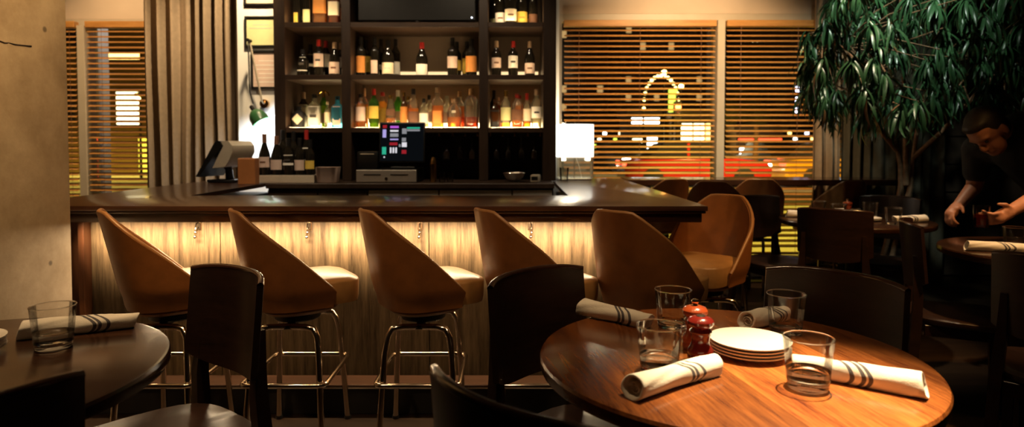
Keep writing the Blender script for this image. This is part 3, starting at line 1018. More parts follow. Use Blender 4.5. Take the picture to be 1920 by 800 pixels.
G3 = 'spirit bottles on the lowest shelf'
z3 = ZS[0] + 0.0005
yf, yb = 5.03, 5.17
S = lambda *a, **k: bottle(*a, group=k.pop('group', G3), **k)
CL = 'clear_bottle'
S('black square bottle with tilted diamond label, leftmost on the lowest shelf', X_(556, yf), yf, z3, 'squatsq', 'paper_black', .165, .098, lab='paper_cream', lz=(.14, .66), cap='foil_black', diamond=True)
S('tall dark green bottle with white label behind the diamond label bottle', X_(570, yb), yb, z3, 'wine', DK, .285, .078, lab='paper_white', lz=(.36, .66), cap='foil_tan')
S('clear gin bottle with large silver white label in the left bay', X_(591, yf), yf, z3, 'square', CL, .258, .094, 'pale_liquid', .6, lab='paper_white', lz=(.06, .64), cap='foil_black', second='ink')
S('ornate green gold bottle with round winged stopper in the left bay', X_(608, yb), yb, z3, 'wine', 'green_bottle', .30, .060, 'gold_liquid', .6, lab='paper_brown', lz=(.14, .4), cap='foil_gold')
S('slim pale yellow bottle between the gin and the blue bottle', X_(618, yf), yf, z3, 'spirit', CL, .20, .045, 'pale_liquid', .7, lab='paper_cream', lz=(.2, .6), cap='foil_tan')
S('flat sided blue glass gin bottle at the end of the left bay', X_(631, yf), yf, z3, 'square', 'blue_bottle', .242, .092, None, lab='paper_pink', lz=(.08, .68), cap='foil_black', lab_span=34)
S('amber whisky bottle with pink cream label, first in the middle bay', X_(672, yf), yf, z3, 'spirit', CL, .26, .080, 'amber_liquid', .72, lab='paper_pink', lz=(.2, .62), cap='foil_black')
S('whisky bottle with long tan cork cap at the back left of middle bay', X_(681, yb), yb, z3, 'spirit', CL, .315, .070, 'amber_liquid', .6, lab='paper_yellow', lz=(.25, .55), cap='cork', capz=.8)
S('green whisky bottle with yellow label in the middle bay', X_(702, yf), yf, z3, 'spirit', 'green_bottle', .30, .078, 'gold_liquid', .5, lab='paper_yellow', lz=(.24, .56), cap='foil_red', capz=.84)
S('golden liqueur bottle with glowing yellow label beside the green whisky', X_(718, yb), yb, z3, 'spirit', CL, .285, .086, 'gold_liquid', .75, lab='paper_yellow', lz=(.08, .55), cap='foil_red')
S('teardrop whisky bottle with slanted dark label above the cash register screen', X_(733, yf), yf, z3, 'cone', CL, .25, .076, 'amber_liquid', .3, lab='paper_brown', lz=(.38, .58), cap='foil_gold')
S('green bottle with white cap at the back of the middle bay', X_(747, yb), yb, z3, 'wine', 'green_bottle', .30, .064, None, lab='paper_cream', lz=(.2, .45), cap='paper_white', capz=.84)
S('slim orange brown bottle with gold cap in the middle bay', X_(759, yf), yf, z3, 'spirit', 'brown_bottle', .272, .056, None, lab='paper_orange', lz=(.1, .6), cap='foil_gold')
S('tall amber bottle standing behind the slim orange brown bottle', X_(766, yb), yb, z3, 'spirit', CL, .25, .07, 'amber_liquid', .75, lab='paper_orange', lz=(.2, .5), cap='foil_gold')
S('round shouldered amber bottle with dark arched label in the middle bay', X_(775, yf), yf, z3, 'spirit', CL, .30, .082, 'amber_liquid', .5, lab='paper_brown', lz=(.14, .42), cap='foil_black', capz=.86)
S('short clear bottle with black cap right of the arched label bottle', X_(795, yf), yf, z3, 'squat', CL, .225, .070, 'pale_liquid', .55, lab='paper_white', lz=(.12, .5), cap='foil_black', capz=.86)
S('clear bottle with black top behind the short clear bottle', X_(805, yb), yb, z3, 'spirit', CL, .262, .066, 'pale_liquid', .55, lab='paper_white', lz=(.2, .5), cap='foil_black', capz=.86)
S('square white framed bourbon bottle with orange red label', X_(821, yf), yf, z3, 'square', CL, .31, .092, 'amber_liquid', .55, lab='paper_orange', lz=(.05, .42), cap='cork', capz=.88, lab_span=36)
S('clear bottle with glass stopper behind the round decanter', X_(838, yb), yb, z3, 'spirit', CL, .255, .070, 'pale_liquid', .45, lab='paper_white', lz=(.15, .5), cap='clear_bottle')
S('round decanter bottle half full of amber whiskey with wide stopper', X_(852, yf), yf, z3, 'squat', CL, .228, .112, 'amber_liquid', .36, lab='paper_cream', lz=(.5, .58), cap='cork', capz=.84, lab_span=16)
S('brown whiskey bottle with cork behind the round decanter', X_(863, yb), yb, z3, 'spirit', CL, .29, .078, 'red_liquid', .6, lab='paper_orange', lz=(.3, .6), cap='cork', capz=.86)
S('large clear jug bottle with a little dark red liquor left', X_(884, yf), yf, z3, 'jug', CL, .30, .114, 'red_liquid', .28, cap='cork', capz=.84)
S('amber bottle with tan stopper behind the large jug bottle', X_(880, yb), yb, z3, 'spirit', CL, .30, .07, 'gold_liquid', .55, lab='paper_cream', lz=(.3, .6), cap='foil_gold')
S('black labelled square bottle, leftmost in the right bay', X_(922, yf), yf, z3, 'squatsq', 'brown_bottle', .22, .076, None, lab='paper_black', lz=(.02, .62), cap='foil_black')
S('tall dark bottle behind the black square bottle of the right bay', X_(925, yb), yb, z3, 'wine', DK, .30, .064, None, cap='foil_black')
S('red bottle wedged behind the pale labelled bottle of the right bay', X_(933, 5.13), 5.13, z3, 'spirit', CL, .24, .05, 'red_liquid', .75, cap='foil_tan')
S('clear bottle with pale green label and tan cap in the right bay', X_(944, yf), yf, z3, 'spirit', CL, .285, .080, 'gold_liquid', .14, lab='paper_green', lz=(.2, .55), cap='foil_gold', capz=.84)
S('wide amber bottle with dark label and red stopper in the right bay', X_(966, yf), yf, z3, 'squat', CL, .262, .086, 'amber_liquid', .45, lab='paper_brown', lz=(.22, .54), cap='foil_red', capz=.88)
S('orange liqueur bottle behind the dark label bottle in the right bay', X_(973, yb), yb, z3, 'cone', CL, .26, .08, 'amber_liquid', .7, lab='paper_orange', lz=(.2, .4), cap='foil_red')
S('bottle with cream label and coral cap near the end of right bay', X_(985, yf), yf, z3, 'spirit', CL, .265, .062, 'amber_liquid', .3, lab='paper_cream', lz=(.2, .55), cap='foil_red', capz=.82)
S('clear rum bottle with black banded label, rightmost on the lowest shelf', X_(1001, yf), yf, z3, 'spirit', CL, .295, .082, 'pale_liquid', .45, lab='paper_white', lz=(.25, .55), cap='foil_tan', capz=.86, second='ink')
settle(CF + 0.036, YB - 0.04, bays)
# winged stopper disc of the ornate bottle
for o_ in C.objects:
    if o_.get('label', '').startswith('ornate green gold'):
        ring = [(0.042 * math.cos(a) if True else 0, 0, 0.262 + 0.034 * math.sin(a)) for a in [R(-10) + R(200) * i / 10 for i in range(11)]]
        MB().tube(ring, 0.006, 8).build('stopper_wings', 'foil_gold', o_)
        break

G1 = 'bottles on the top shelf'
z1 = ZS[2] + 0.0005
T = lambda *a, **k: bottle(*a, group=G1, **k)
T('dark bottle with narrow yellow label, leftmost on the top shelf', X_(563, yf), yf, z1, 'wine', DK, .30, .072, lab='paper_yellow', lz=(.04, .3), cap='foil_black', lab_span=25)
T('thin bottle with white sliver of label, second on the top shelf', X_(573, yb), yb, z1, 'wine', DK, .30, .066, lab='paper_cream', lz=(.0, .3), cap='foil_black')
T('dark bottle with square olive label on the top shelf', X_(583, yf), yf, z1, 'wine', DK, .30, .078, lab='paper_green', lz=(.02, .38), cap='foil_black', lab_span=42)
T('large amber bottle with orange label on the top shelf', X_(604, yf), yf, z1, 'square', CL, .32, .096, 'amber_liquid', .8, lab='paper_orange', lz=(.26, .62), cap='foil_gold')
T('dark amber bottle with cream label on the top shelf', X_(622, yf), yf, z1, 'square', CL, .31, .082, 'red_liquid', .8, lab='paper_cream', lz=(.22, .56), cap='foil_gold')
T('small bottle with bright orange label at the end of the left top bay', X_(637, yb), yb, z1, 'spirit', 'brown_bottle', .26, .06, None, lab='paper_orange', lz=(.25, .6), cap='foil_black')
T('champagne bottle with olive collar label, leftmost in the right top bay', X_(928, yb), yb, z1, 'burgundy', DK, .32, .082, lab='paper_green', lz=(.02, .22), cap='foil_black')
T('champagne bottle with white label and round seal in the right top bay', X_(941, yf), yf, z1, 'burgundy', DK, .32, .082, lab='paper_white', lz=(.02, .28), cap='foil_gold', second='paper_brown')
T('broad champagne bottle with gold cream label in the right top bay', X_(957, 5.0), 5.0, z1, 'burgundy', DK, .32, .092, lab='paper_cream', lz=(.06, .34), cap='foil_gold', second='paper_brown')
T('dark green bottle with orange gold label in the right top bay', X_(976, yf), yf, z1, 'burgundy', DK, .32, .090, lab='paper_yellow', lz=(.02, .3), cap='foil_tan', second='paper_orange')
T('bottle with rusty label behind the orange gold one in right top bay', X_(989, yb), yb, z1, 'burgundy', DK, .32, .075, lab='paper_orange', lz=(.02, .22), cap='foil_tan')
T('dark bottle with small reddish label, rightmost on the top shelf', X_(999, yf), yf, z1, 'burgundy', DK, .32, .07, lab='paper_brown', lz=(.02, .25), cap='foil_tan')

settle(CF + 0.036, YB - 0.04, bays)
# ------------------------------------------------------------------ things on the back counter
zc = 0.9205
tr = thing('bar_tray', 'low pale bottle tray on the back counter beside the wall lamp', 'tray', (X_(540, 4.72), 4.735, zc))
MB().box((-0.215, -0.10, 0), (0.215, 0.10, 0.008), 0.003).build('base', 'silver_plastic', tr)
for a, b in (((-0.215, -0.10, 0.0085), (0.215, -0.094, 0.055)), ((-0.215, 0.094, 0.0085), (0.215, 0.10, 0.055)), ((-0.215, -0.0935, 0.0085), (-0.209, 0.0935, 0.055)), ((0.209, -0.0935, 0.0085), (0.215, 0.0935, 0.055))):
    MB().box(a, b, 0.001).build('side', 'silver_plastic', tr)
zt_ = zc + 0.009
G4 = 'wine bottles standing in the tray'
B4 = lambda *a, **k: bottle(*a, group=G4, **k)
B4('brown necked wine bottle against the bright wall, leftmost in the tray', X_(497, 4.69), 4.69, zt_, 'burgundy', DK, .34, .082, lab='paper_pink', lz=(.3, .52), cap='paper_brown', second='paper_brown')
B4('wine bottle with plain pink label, second in the tray', X_(523, 4.69), 4.69, zt_, 'burgundy', DK, .325, .084, lab='paper_pink', lz=(.26, .48), cap='paper_brown')
B4('dark bottle with black and white crest label, third in the tray', X_(545, 4.69), 4.69, zt_, 'burgundy', DK, .31, .08, lab='paper_white', lz=(.38, .62), cap='foil_black', second='ink')
B4('dark wine bottle with low grey label, fourth in the tray', X_(563, 4.69), 4.69, zt_, 'wine', DK, .31, .072, lab='paper_pink', lz=(.26, .5), cap='foil_black')
B4('tall wine bottle with red foil at the back right of the tray', X_(575, 4.78), 4.78, zt_, 'burgundy', DK, .37, .08, lab='paper_white', lz=(.4, .66), cap='foil_red')
B4('dark bottle with yellowish label, rightmost front of the tray', X_(581, 4.69), 4.69, zt_, 'wine', DK, .30, .068, lab='paper_yellow', lz=(.3, .5), cap='foil_black')
B4('dark bottle at the back left of the tray', X_(531, 4.78), 4.78, zt_, 'wine', DK, .37, .074, cap='foil_black')
B4('dark bottle at the back middle of the tray', X_(551, 4.78), 4.78, zt_, 'wine', DK, .36, .074, cap='foil_black')

settle(4.643, 4.828, [(X_(540, 4.72) - 0.208, X_(540, 4.72) + 0.208)])
cd = thing('napkin_caddy', 'grey tapered container on the back counter right of the bottle tray', 'container', (X_(615, 4.68), 4.68, zc))
mb = MB()
mb.lathe([(0, 0), (.068, 0), (.072, .006), (.082, .11), (.084, .112), (.080, .112), (.070, .012), (0, .010)], 24, n=6, ay=0.7)
mb.build('shell', 'paper_pink', cd)
MB().box((-0.06, -0.04, 0.0125), (0.06, 0.04, 0.10), 0.004).build('napkins', 'paper_brown', cd)

# cash drawer, printer, till screen
dr = thing('cash_drawer', 'stainless steel cash drawer under the till screen', 'cash drawer', (X_(726, 4.70), 4.66, zc))
MB().box((-0.22, 0.012, 0), (0.22, 0.40, 0.095), 0.004).build('case', 'black_metal', dr)
fr_ = MB().box((-0.218, 0, 0.004), (0.218, 0.0115, 0.091), 0.003).build('front', 'steel', dr)
MB().box((-0.16, -0.003, 0.055), (-0.04, -0.0002, 0.062), 0.001).build('slot', 'black_plastic', fr_)
MB().box((0.03, -0.003, 0.055), (0.16, -0.0002, 0.062), 0.001).build('slot', 'black_plastic', fr_)
MB().tube([(0.0, -0.004, 0.03), (0.0, -0.0003, 0.03)], 0.011, 14).build('lock', 'chrome', fr_)
pr = thing('receipt_printer', 'black receipt printer on the cash drawer left of the till screen', 'printer', (X_(693, 4.78), 4.70, zc + 0.0955))
MB().box((-0.075, 0, 0), (0.075, 0.18, 0.13), 0.012, 2).build('case', 'black_plastic', pr)
MB().box((-0.05, -0.003, 0.108), (0.05, -0.0005, 0.114), 0.001).build('paper_slot', 'paper_cream', pr)
ts = thing('till_screen', 'black till touchscreen glowing with coloured buttons', 'screen', (X_(754, 4.70), 4.74, zc + 0.0955), 0)
MB().box((-0.09, -0.03, 0), (0.09, 0.13, 0.018), 0.006).build('foot', 'black_plastic', ts)
MB().tube([(0, 0.05, 0.0185), (0, 0.05, 0.09), (0, 0.03, 0.12)], [0.028, 0.024, 0.024], 12).build('stand', 'black_plastic', ts)
Tm = Matrix.Translation((0, 0.0, 0.045)) @ Matrix.Rotation(R(-8), 4, 'X')
pn = MB().box((-0.175, -0.02, 0), (0.160, 0.012, 0.30), 0.008, 2).xform(Tm).build('panel', 'black_plastic', ts)
MB().box((-0.165, -0.0222, 0.012), (0.150, -0.0205, 0.288), 0).xform(Tm).build('display', 'screen_black', pn)
keys = [(-.150, .255, .03, .022, 'red'), (-.150, .185, .026, .06, 'lilac'), (-.152, .06, .03, .055, 'teal'), (-.095, .255, .062, .016, 'violet'),
        (-.095, .228, .06, .013, 'white'), (-.095, .19, .06, .026, 'grey'), (-.095, .166, .06, .010, 'lilac'), (-.098, .128, .058, .020, 'red'),
        (-.095, .07, .012, .042, 'white'), (-.075, .07, .012, .042, 'white'), (-.055, .07, .012, .042, 'white'), (-.008, .212, .034, .04, 'grey'),
        (.028, .25, .095, .012, 'teal'), (.028, .232, .095, .014, 'grey'), (-.008, .155, .030, .028, 'grey'), (-.008, .115, .036, .034, 'white'),
        (-.030, .115, .014, .020, 'grey'), (-.008, .065, .034, .028, 'red'), (-.140, .035, .010, .010, 'white')]
for a, b, c_, d_, k in keys:
    MB().box((a, -0.0232, b), (a + c_, -0.0223, b + d_), 0).xform(Tm).build('key', 'key_' + k, pn)

# shaker, tumblers, bowl, card box
sh = thing('cocktail_shaker', 'brass cocktail shaker on the back counter', 'shaker', (X_(812, 4.74), 4.74, zc))
MB().lathe([(0, 0), (.021, 0), (.024, .004), (.0265, .13), (.0275, .132), (.0275, .137), (.0265, .139), (.0255, .158), (.0245, .16), (0, .16)], 20).build('tin', 'brass', sh)
MB().lathe([(.0, .1602), (.021, .1602), (.015, .178), (.006, .184), (0, .185)], 16).build('lid', 'brass', sh)
GB = 'small glasses on the back counter'


def small_glass(label, x, y, z, r, h, group=None, name='shot_glass'):
    o = MB().lathe([(0, 0), (r * .82, 0), (r * .84, .002), (r, h), (r * .94, h), (r * .80, .008), (0, .007)], 20).build(name, 'stem_glass', None, 40, (x, y, z))
    return tag(o, label, 'glass', group)


small_glass('small tumbler right beside the brass shaker', X_(829, 4.72), 4.72, zc, .026, .075, GB)
small_glass('small tumbler in the row just right of the brass shaker, second', X_(844, 4.75), 4.75, zc, .026, .07, GB)
bw = thing('mixing_bowl', 'wide silver bowl on the back counter under the hanging glasses', 'bowl', (X_(964, 4.78), 4.78, zc))
MB().lathe([(0, 0), (.03, 0), (.034, .003), (.065, .03), (.082, .066), (.085, .067), (.080, .066), (.062, .034), (.03, .008), (0, .006)], 28).build('bowl', 'steel', bw)
MB().tube([(.084 * math.cos(a), .084 * math.sin(a), .067) for a in [2 * PI * i / 28 for i in range(28)]], .0025, 6, True).build('rim', 'chrome', bw)
cb = thing('card_reader', 'small grey card reader at the right end of the back counter', 'card reader', (X_(1004, 4.74), 4.74, zc), R(-12))
MB().box((-.032, -.04, 0), (.032, .05, .055), .008, 2).build('case', 'silver_plastic', cb)
MB().box((-.024, -.0412, .015), (.024, -.0402, .042), .0004).build('display', 'black_plastic', cb)

# hanging wine glasses and rack
GH = 'wine glasses hanging upside down under the shelf'
for bi, (a, b) in enumerate(bays):
    if bi == 0:
        continue
    rk = thing('glass_rack', ('brass glass rack under the lowest shelf of the middle bay' if bi == 1 else 'brass glass rack under the lowest shelf of the right bay'), 'rack', (0, 0, 0))
    for xx in ((-0.5555, -0.4525, -0.358, -0.264) if bi == 1 else (-0.165, -0.070, 0.0205, 0.1195, 0.2165)):
        MB().box((xx - .005, 4.93, ZS[0] - .062), (xx + .005, 5.30, ZS[0] - .0385), .001).build('rail', 'brass', rk)
        MB().box((xx - .013, 4.93, ZS[0] - .066), (xx + .013, 5.30, ZS[0] - .0625), .001).build('rail_flange', 'brass', rk)


def hang_glass(px, label):
    x = X_(px, 5.0)
    zb = ZS[0] - 0.062
    prof = [(0, 0.0), (.034, -.001), (.034, -.003), (.006, -.008), (.0035, -.02), (.0035, -.085), (.010, -.095), (.030, -.115), (.037, -.145), (.033, -.185), (.0315, -.185), (.0350, -.145), (.028, -.117), (.008, -.098), (0, -.097)]
    o = MB().lathe([(r, z) for r, z in prof], 20).build('wine_glass', 'stem_glass', None, 40, (x, 4.985, zb + 0.0036))
    tag(o, label, 'glass', GH)


hang_glass(838, 'wine glass hanging nearest to the till screen')
hang_glass(863, 'wine glass hanging second from the till screen')
hang_glass(885, 'wine glass hanging third from the till screen, beside the divider')
hang_glass(931, 'wine glass hanging right of the divider, above the back counter')
hang_glass(953, 'wine glass hanging above the silver bowl, left one')
hang_glass(977, 'wine glass hanging above the silver bowl, right one')
hang_glass(1001, 'wine glass hanging above the card reader')

# ------------------------------------------------------------------ left arm: terminal, copper box
tm = thing('order_terminal', 'dark tilted order terminal with silver back on the bar arm', 'terminal', (X_(424, 4.72), 4.72, zc), R(-16))
MB().box((-0.10, -0.09, 0), (0.10, 0.09, 0.022), 0.008, 2).build('foot', 'black_plastic', tm)
MB().tube([(0.03, 0, 0.0225), (0.02, 0, 0.10), (-0.02, 0, 0.15)], [0.03, 0.026, 0.03], 12).build('stand', 'black_plastic', tm)


def prof_xz(poly, y0, y1):
    return MB().loft([[(x, y0, z) for x, z in poly], [(x, y1, z) for x, z in poly]])


prof_xz([(-0.155, 0.045), (-0.135, 0.042), (0.075, 0.268), (0.055, 0.300), (0.03, 0.302), (0.012, 0.292)], -0.13, 0.13).build('screen_housing', 'black_plastic', tm)
prof_xz([(-0.02, 0.106), (0.09, 0.12), (0.115, 0.15), (0.155, 0.225), (0.150, 0.268), (0.12, 0.300), (0.056, 0.3015), (0.0765, 0.268)], -0.12, 0.12).build('back_shell', 'silver_plastic', tm)
cbx = thing('copper_box', 'upright copper coloured box in front of the wine bottles', 'box', (X_(463.5, 4.47), 4.49, zc))
MB().box((-0.060, -0.04, 0), (0.060, 0.04, 0.178), 0.003).build('body', 'copper_box', cbx)
MB().box((-0.056, -0.036, 0.1785), (0.056, 0.036, 0.182), 0.001).build('lid', 'copper_box', cbx)

# ------------------------------------------------------------------ wall: frames, swing lamp
def frame(label, px0, px1, py0, py1, paper, lines):
    D = YB - 0.004
    x0, x1 = X_(px0, D), X_(px1, D)
    z1_, z0_ = 1.2 + (270 - py0) * D / 1210, 1.2 + (270 - py1) * D / 1210
    root = thing('picture_frame', label, 'picture frame', ((x0 + x1) / 2, D, (z0_ + z1_) / 2))
    hx, hz, t = (x1 - x0) / 2, (z1_ - z0_) / 2, 0.016
    MB().box((-hx, -0.018, hz - t), (hx, 0, hz), 0.002).build('frame_bar', 'black_plastic', root)
    MB().box((-hx, -0.018, -hz), (hx, 0, -hz + t), 0.002).build('frame_bar', 'black_plastic', root)
    MB().box((-hx, -0.018, -hz + t), (-hx + t, 0, hz - t), 0.002).build('frame_bar', 'black_plastic', root)
    MB().box((hx - t, -0.018, -hz + t), (hx, 0, hz - t), 0.002).build('frame_bar', 'black_plastic', root)
    pg = MB().box((-hx + t, -0.007, -hz + t), (hx - t, -0.001, hz - t), 0).build('print', paper, root)
    for k in range(lines):
        zz = hz * 0.45 - k * hz * 0.22
        ln = hx * (0.72 if k % 3 else 0.5)
        MB().box((-ln, -0.0078, zz - 0.003), (ln, -0.0071, zz + 0.003), 0).build('text_line', 'paper_pink' if paper != 'paper_pink' else 'paper_white', pg)
    return root


frame('framed pale sheet at the very top of the wall beside the shelves', 463, 522, -60, 13, 'paper_cream', 0)
frame('black framed yellow green certificate behind the swing arm lamp', 463, 522, 33, 90, 'paper_green', 2)
frame('black framed pink certificate with lines of text below the yellow green one', 474, 530, 96, 167, 'paper_pink', 6)

wl = thing('wall_lamp', 'swing arm wall lamp with green metal shade over the bottles', 'lamp', (0, 0, 0))


def P(px, py, D):
    return Vector((X_(px, D), D, 1.2 + (270 - py) * D / 1210))


mt_ = P(498, 195, YB - 0.012)
MB().tube([mt_ + Vector((0, 0.010, 0)), mt_ + Vector((0, -0.02, 0))], 0.036, 18).build('wall_mount', 'brass', wl)
el = P(471, 78, 5.22)
MB().tube([mt_ + Vector((0, -0.021, 0)), mt_ + Vector((-0.005, -0.05, 0.02)), el], 0.008, 8).build('lower_arm', 'silver_plastic', wl)
MB().tube([el + Vector((0, 0.02, 0)), el + Vector((0, -0.04, 0))], 0.014, 12).build('elbow', 'black_metal', wl)
hd = P(470, 172, 5.12)
MB().tube([el + Vector((0, -0.03, -0.016)), hd + Vector((0, 0, 0.02)), hd, P(476, 195, 5.10)], 0.006, 8).build('upper_arm', 'black_metal', wl)
hp = P(486, 222, 5.10)
Mh = Matrix.Translation(hp) @ Matrix.Rotation(R(-32), 4, 'Y')
shd = MB().lathe([(.012, .075), (.028, .072), (.050, .052), (.066, .020), (.072, -.035), (.070, -.036), (.062, .018), (.046, .047), (.026, .066), (.010, .068)], 28).xform(Mh).build('shade', 'shade_green', wl)
MB().lathe([(0, .0755), (.016, .0755), (.016, .11), (.008, .118), (0, .118)], 14).xform(Mh).build('socket', 'black_metal', wl)
bulb = MB().sphere((0, 0, 0.012), 0.028, 14, 8).xform(Mh).build('bulb', 'bulb_white', wl)
spot('wall_lamp_beam', tuple(hp + Vector((0.035, -0.01, -0.055))), (-1.98, YB, 1.28), 20, (0.86, 0.93, 1.0), 168, 1.0, 0.03)

# ------------------------------------------------------------------ table lamp on the bar's right arm
lp = thing('table_lamp', 'table lamp with white drum shade and clear glass base on the bar', 'lamp', (X_(1077, 5.09), 5.09, zc + 0.0005))
MB().box((-.125, -.095, 0), (.125, .095, .012), .004).build('base', 'chrome', lp)
gb_ = MB()
gb_.box((-.138, -.10, .0125), (.138, .10, .175), .006, 2)
gb_.build('glass_block', 'glow_glass', lp)
MB().tube([(0, 0, .0125), (0, 0, .21)], .006, 10).build('stem', 'chrome', lp)
MB().tube([(0, 0, .1755), (0, 0, .185)], .03, 16).build('collar', 'chrome', lp)
MB().lathe([(.148, .178), (.151, .178), (.151, .432), (.148, .432)], 40).build('shade', 'lamp_shade_lit', lp)
MB().tube([(.01, -.02, .17), (.03, -.03, .12), (.045, -.03, .06), (.055, -.03, .014)], .002, 6).build('cord', 'paper_white', lp)
MB().sphere((0, 0, .30), .035, 12, 8).build('bulb', 'bulb_small', lp)
pl = bpy.data.lights.new('table_lamp_bulb', 'POINT')
pl.energy = 9
pl.color = (1.0, 0.80, 0.52)
pl.shadow_soft_size = 0.06
po = bpy.data.objects.new('table_lamp_bulb', pl)
C.objects.link(po)
po.location = (X_(1077, 5.09), 5.09, zc + 0.47)
o = small_glass('clear water glass left of the table lamp on the bar', X_(1037, 4.93) + 0.085, 4.93, zc, .036, .10, None, 'water_glass')

# ================================================================== BAR STOOLS
def stool_meshes():
    w_, yr, rc, yf_ = 0.203, -0.198, 0.145, 0.110
    path = []
    for k in range(9):
        path.append((-w_, yf_ + (yr + rc - yf_) * k / 8))
    for k in range(1, 9):
        a = PI + (PI / 2) * k / 8
        path.append((-w_ + rc + rc * math.cos(a), yr + rc + rc * math.sin(a)))
    for k in range(1, 6):
        path.append((-w_ + rc + (2 * (w_ - rc)) * k / 6, yr))
    path += [(-x, y) for x, y in reversed(path[:17])]
    # arc length from rear centre
    L = [0]
    for a, b in zip(path, path[1:]):
        L.append(L[-1] + math.hypot(b[0] - a[0], b[1] - a[1]))
    tot = L[-1]
    zb = 0.562
    K = 12

    def pos(i, k, inner):
        x, y = path[i]
        t = abs(L[i] / tot * 2 - 1)
        u = max(0, (t - 0.17) / 0.83)
        u = u * u / (u + 0.06) * 1.06
        ht = 0.942 - 0.318 * (u ** 1.02)
        z = zb + (ht - zb) * k / K
        q = min(1, (z - zb) / 0.085)
        s = 0.90 + 0.10 * (q * q * (3 - 2 * q))
        if inner:
            s *= 0.905
        rear = max(0, 1 - t * 1.5)
        fl = max(0, (z - 0.62) / 0.32)
        yy = y * s - 0.075 * fl * (0.35 + 0.65 * rear)
        xx = x * s * (1 + 0.06 * fl)
        if inner and k == K:
            z -= 0.002
        return (xx, yy, z)
    n = len(path)
    bm = MB()
    b = bm.bm
    vo = [[b.verts.new(pos(i, k, False)) for i in range(n)] for k in range(K + 1)]
    vi = [[b.verts.new(pos(i, k, True)) for i in range(n)] for k in range(1, K + 1)]
    for k in range(K):
        for i in range(n - 1):
            b.faces.new((vo[k][i], vo[k][i + 1], vo[k + 1][i + 1], vo[k + 1][i]))
    for k in range(K - 1):
        for i in range(n - 1):
            b.faces.new((vi[k][i], vi[k + 1][i], vi[k + 1][i + 1], vi[k][i + 1]))
    for i in range(n - 1):
        b.faces.new((vo[K][i], vo[K][i + 1], vi[K - 1][i + 1], vi[K - 1][i]))
        b.faces.new((vo[0][i + 1], vo[0][i], vi[0][i], vi[0][i + 1]))
    for i in (0, n - 1):
        for k in range(1, K):
            b.faces.new((vo[k][i], vo[k + 1][i], vi[k][i], vi[k - 1][i]))
        b.faces.new((vo[0][i], vo[1][i], vi[0][i]))
    for v in b.verts:
        v.co.x *= 0.94
        v.co.y *= 0.94
    shell = bm.mesh('shell', 'leather', 45)
    SCL = Matrix.Diagonal((0.94, 0.94, 1, 1))
    pip = MB().tube([tuple((Vector(pos(i, K, False)) * 0.55 + Vector(pos(i, K, True)) * 0.45) + Vector((0, 0, 0.001))) for i in range(n)], 0.0085, 8).xform(SCL).mesh('piping', 'leather_piping', 60)
    cu = MB().lathe([(.0, .567), (.170, .567), (.183, .570), (.187, .59), (.189, .652), (.185, .660), (.150, .670), (.07, .676), (0, .677)], 44, (0, 0.045, 0), n=5.5, ax=0.95, ay=1.0).xform(SCL).mesh('cushion', 'leather_seat_lit', 60)
    pan = MB().lathe([(0, .535), (.13, .535), (.150, .550), (.150, .566), (0, .566)], 28, (0, 0.0, 0), n=3).mesh('seat_pan', 'leather', 45)
    return shell, pip, cu, pan


SM = stool_meshes()


def stool_base_meshes():
    res = []
    sw = MB().lathe([(0, .498), (.085, .498), (.09, .503), (.09, .5175), (.04, .519), (.04, .534), (0, .534)], 24).mesh('swivel_plate', 'black_metal', 40)
    fr = []
    for s in (-1, 1):
        pts = []
        for sx in (-1, 1):
            leg = [(sx * 0.150, s * 0.190, 0.006), (sx * 0.140, s * 0.172, 0.20), (sx * 0.128, s * 0.150, 0.40), (sx * 0.120, s * 0.138, 0.455), (sx * 0.103, s * 0.128, 0.485), (sx * 0.07, s * 0.120, 0.491), (sx * 0.0, s * 0.112, 0.491)]
            pts.append(leg)
        full = pts[0] + list(reversed(pts[1][:-1]))
        fr.append(MB().tube(full, 0.0125, 12).mesh('leg_frame', 'chrome', 60))
    # crossbar under the plate
    cbm = MB().box((-0.016, -0.125, 0.482), (0.016, 0.125, 0.4975), 0.003).mesh('cross_bar', 'black_metal', 35)
    h, rx, ry, r = 0.285, 0.152, 0.180, 0.03
    ring = []
    for cx, cy, a0 in ((1, 1, 0), (-1, 1, 90), (-1, -1, 180), (1, -1, 270)):
        for k in range(5):
            a = R(a0 + 90 * k / 4)
            ring.append((cx * (rx - r + 0.008) + r * math.cos(a), cy * (ry - r + 0.008) + r * math.sin(a), h))
    rg = MB().tube(ring, 0.0095, 10, True).mesh('foot_ring', 'chrome', 60)
    ft = MB().lathe([(0, 0), (.014, 0), (.016, .004), (.0145, .014), (0, .014)], 12).mesh('glide', 'black_plastic', 40)
    return sw, fr, cbm, rg, ft


SB = stool_base_meshes()


def bar_stool(label, x, y, face_deg, group, base_rot=0.0):
    """face_deg: direction the sitter looks, degrees from +Y towards +X"""
    t = thing('bar_stool', label, 'bar stool', (x, y, 0), R(base_rot), group)
    rz = -R(face_deg) - R(base_rot)
    for nm, me in zip(('shell', 'piping', 'cushion', 'seat_pan'), SM):
        inst(nm, me, t, (0, 0, 0), (0, 0, rz))
    inst('swivel_plate', SB[0], t)
    for f in SB[1]:
        inst('leg_frame', f, t)
    inst('cross_bar', SB[2], t)
    inst('foot_ring', SB[3], t)
    for sx in (-1, 1):
        for sy in (-1, 1):
            inst('glide', SB[4], t, (sx * 0.150, sy * 0.190, 0))
    return t


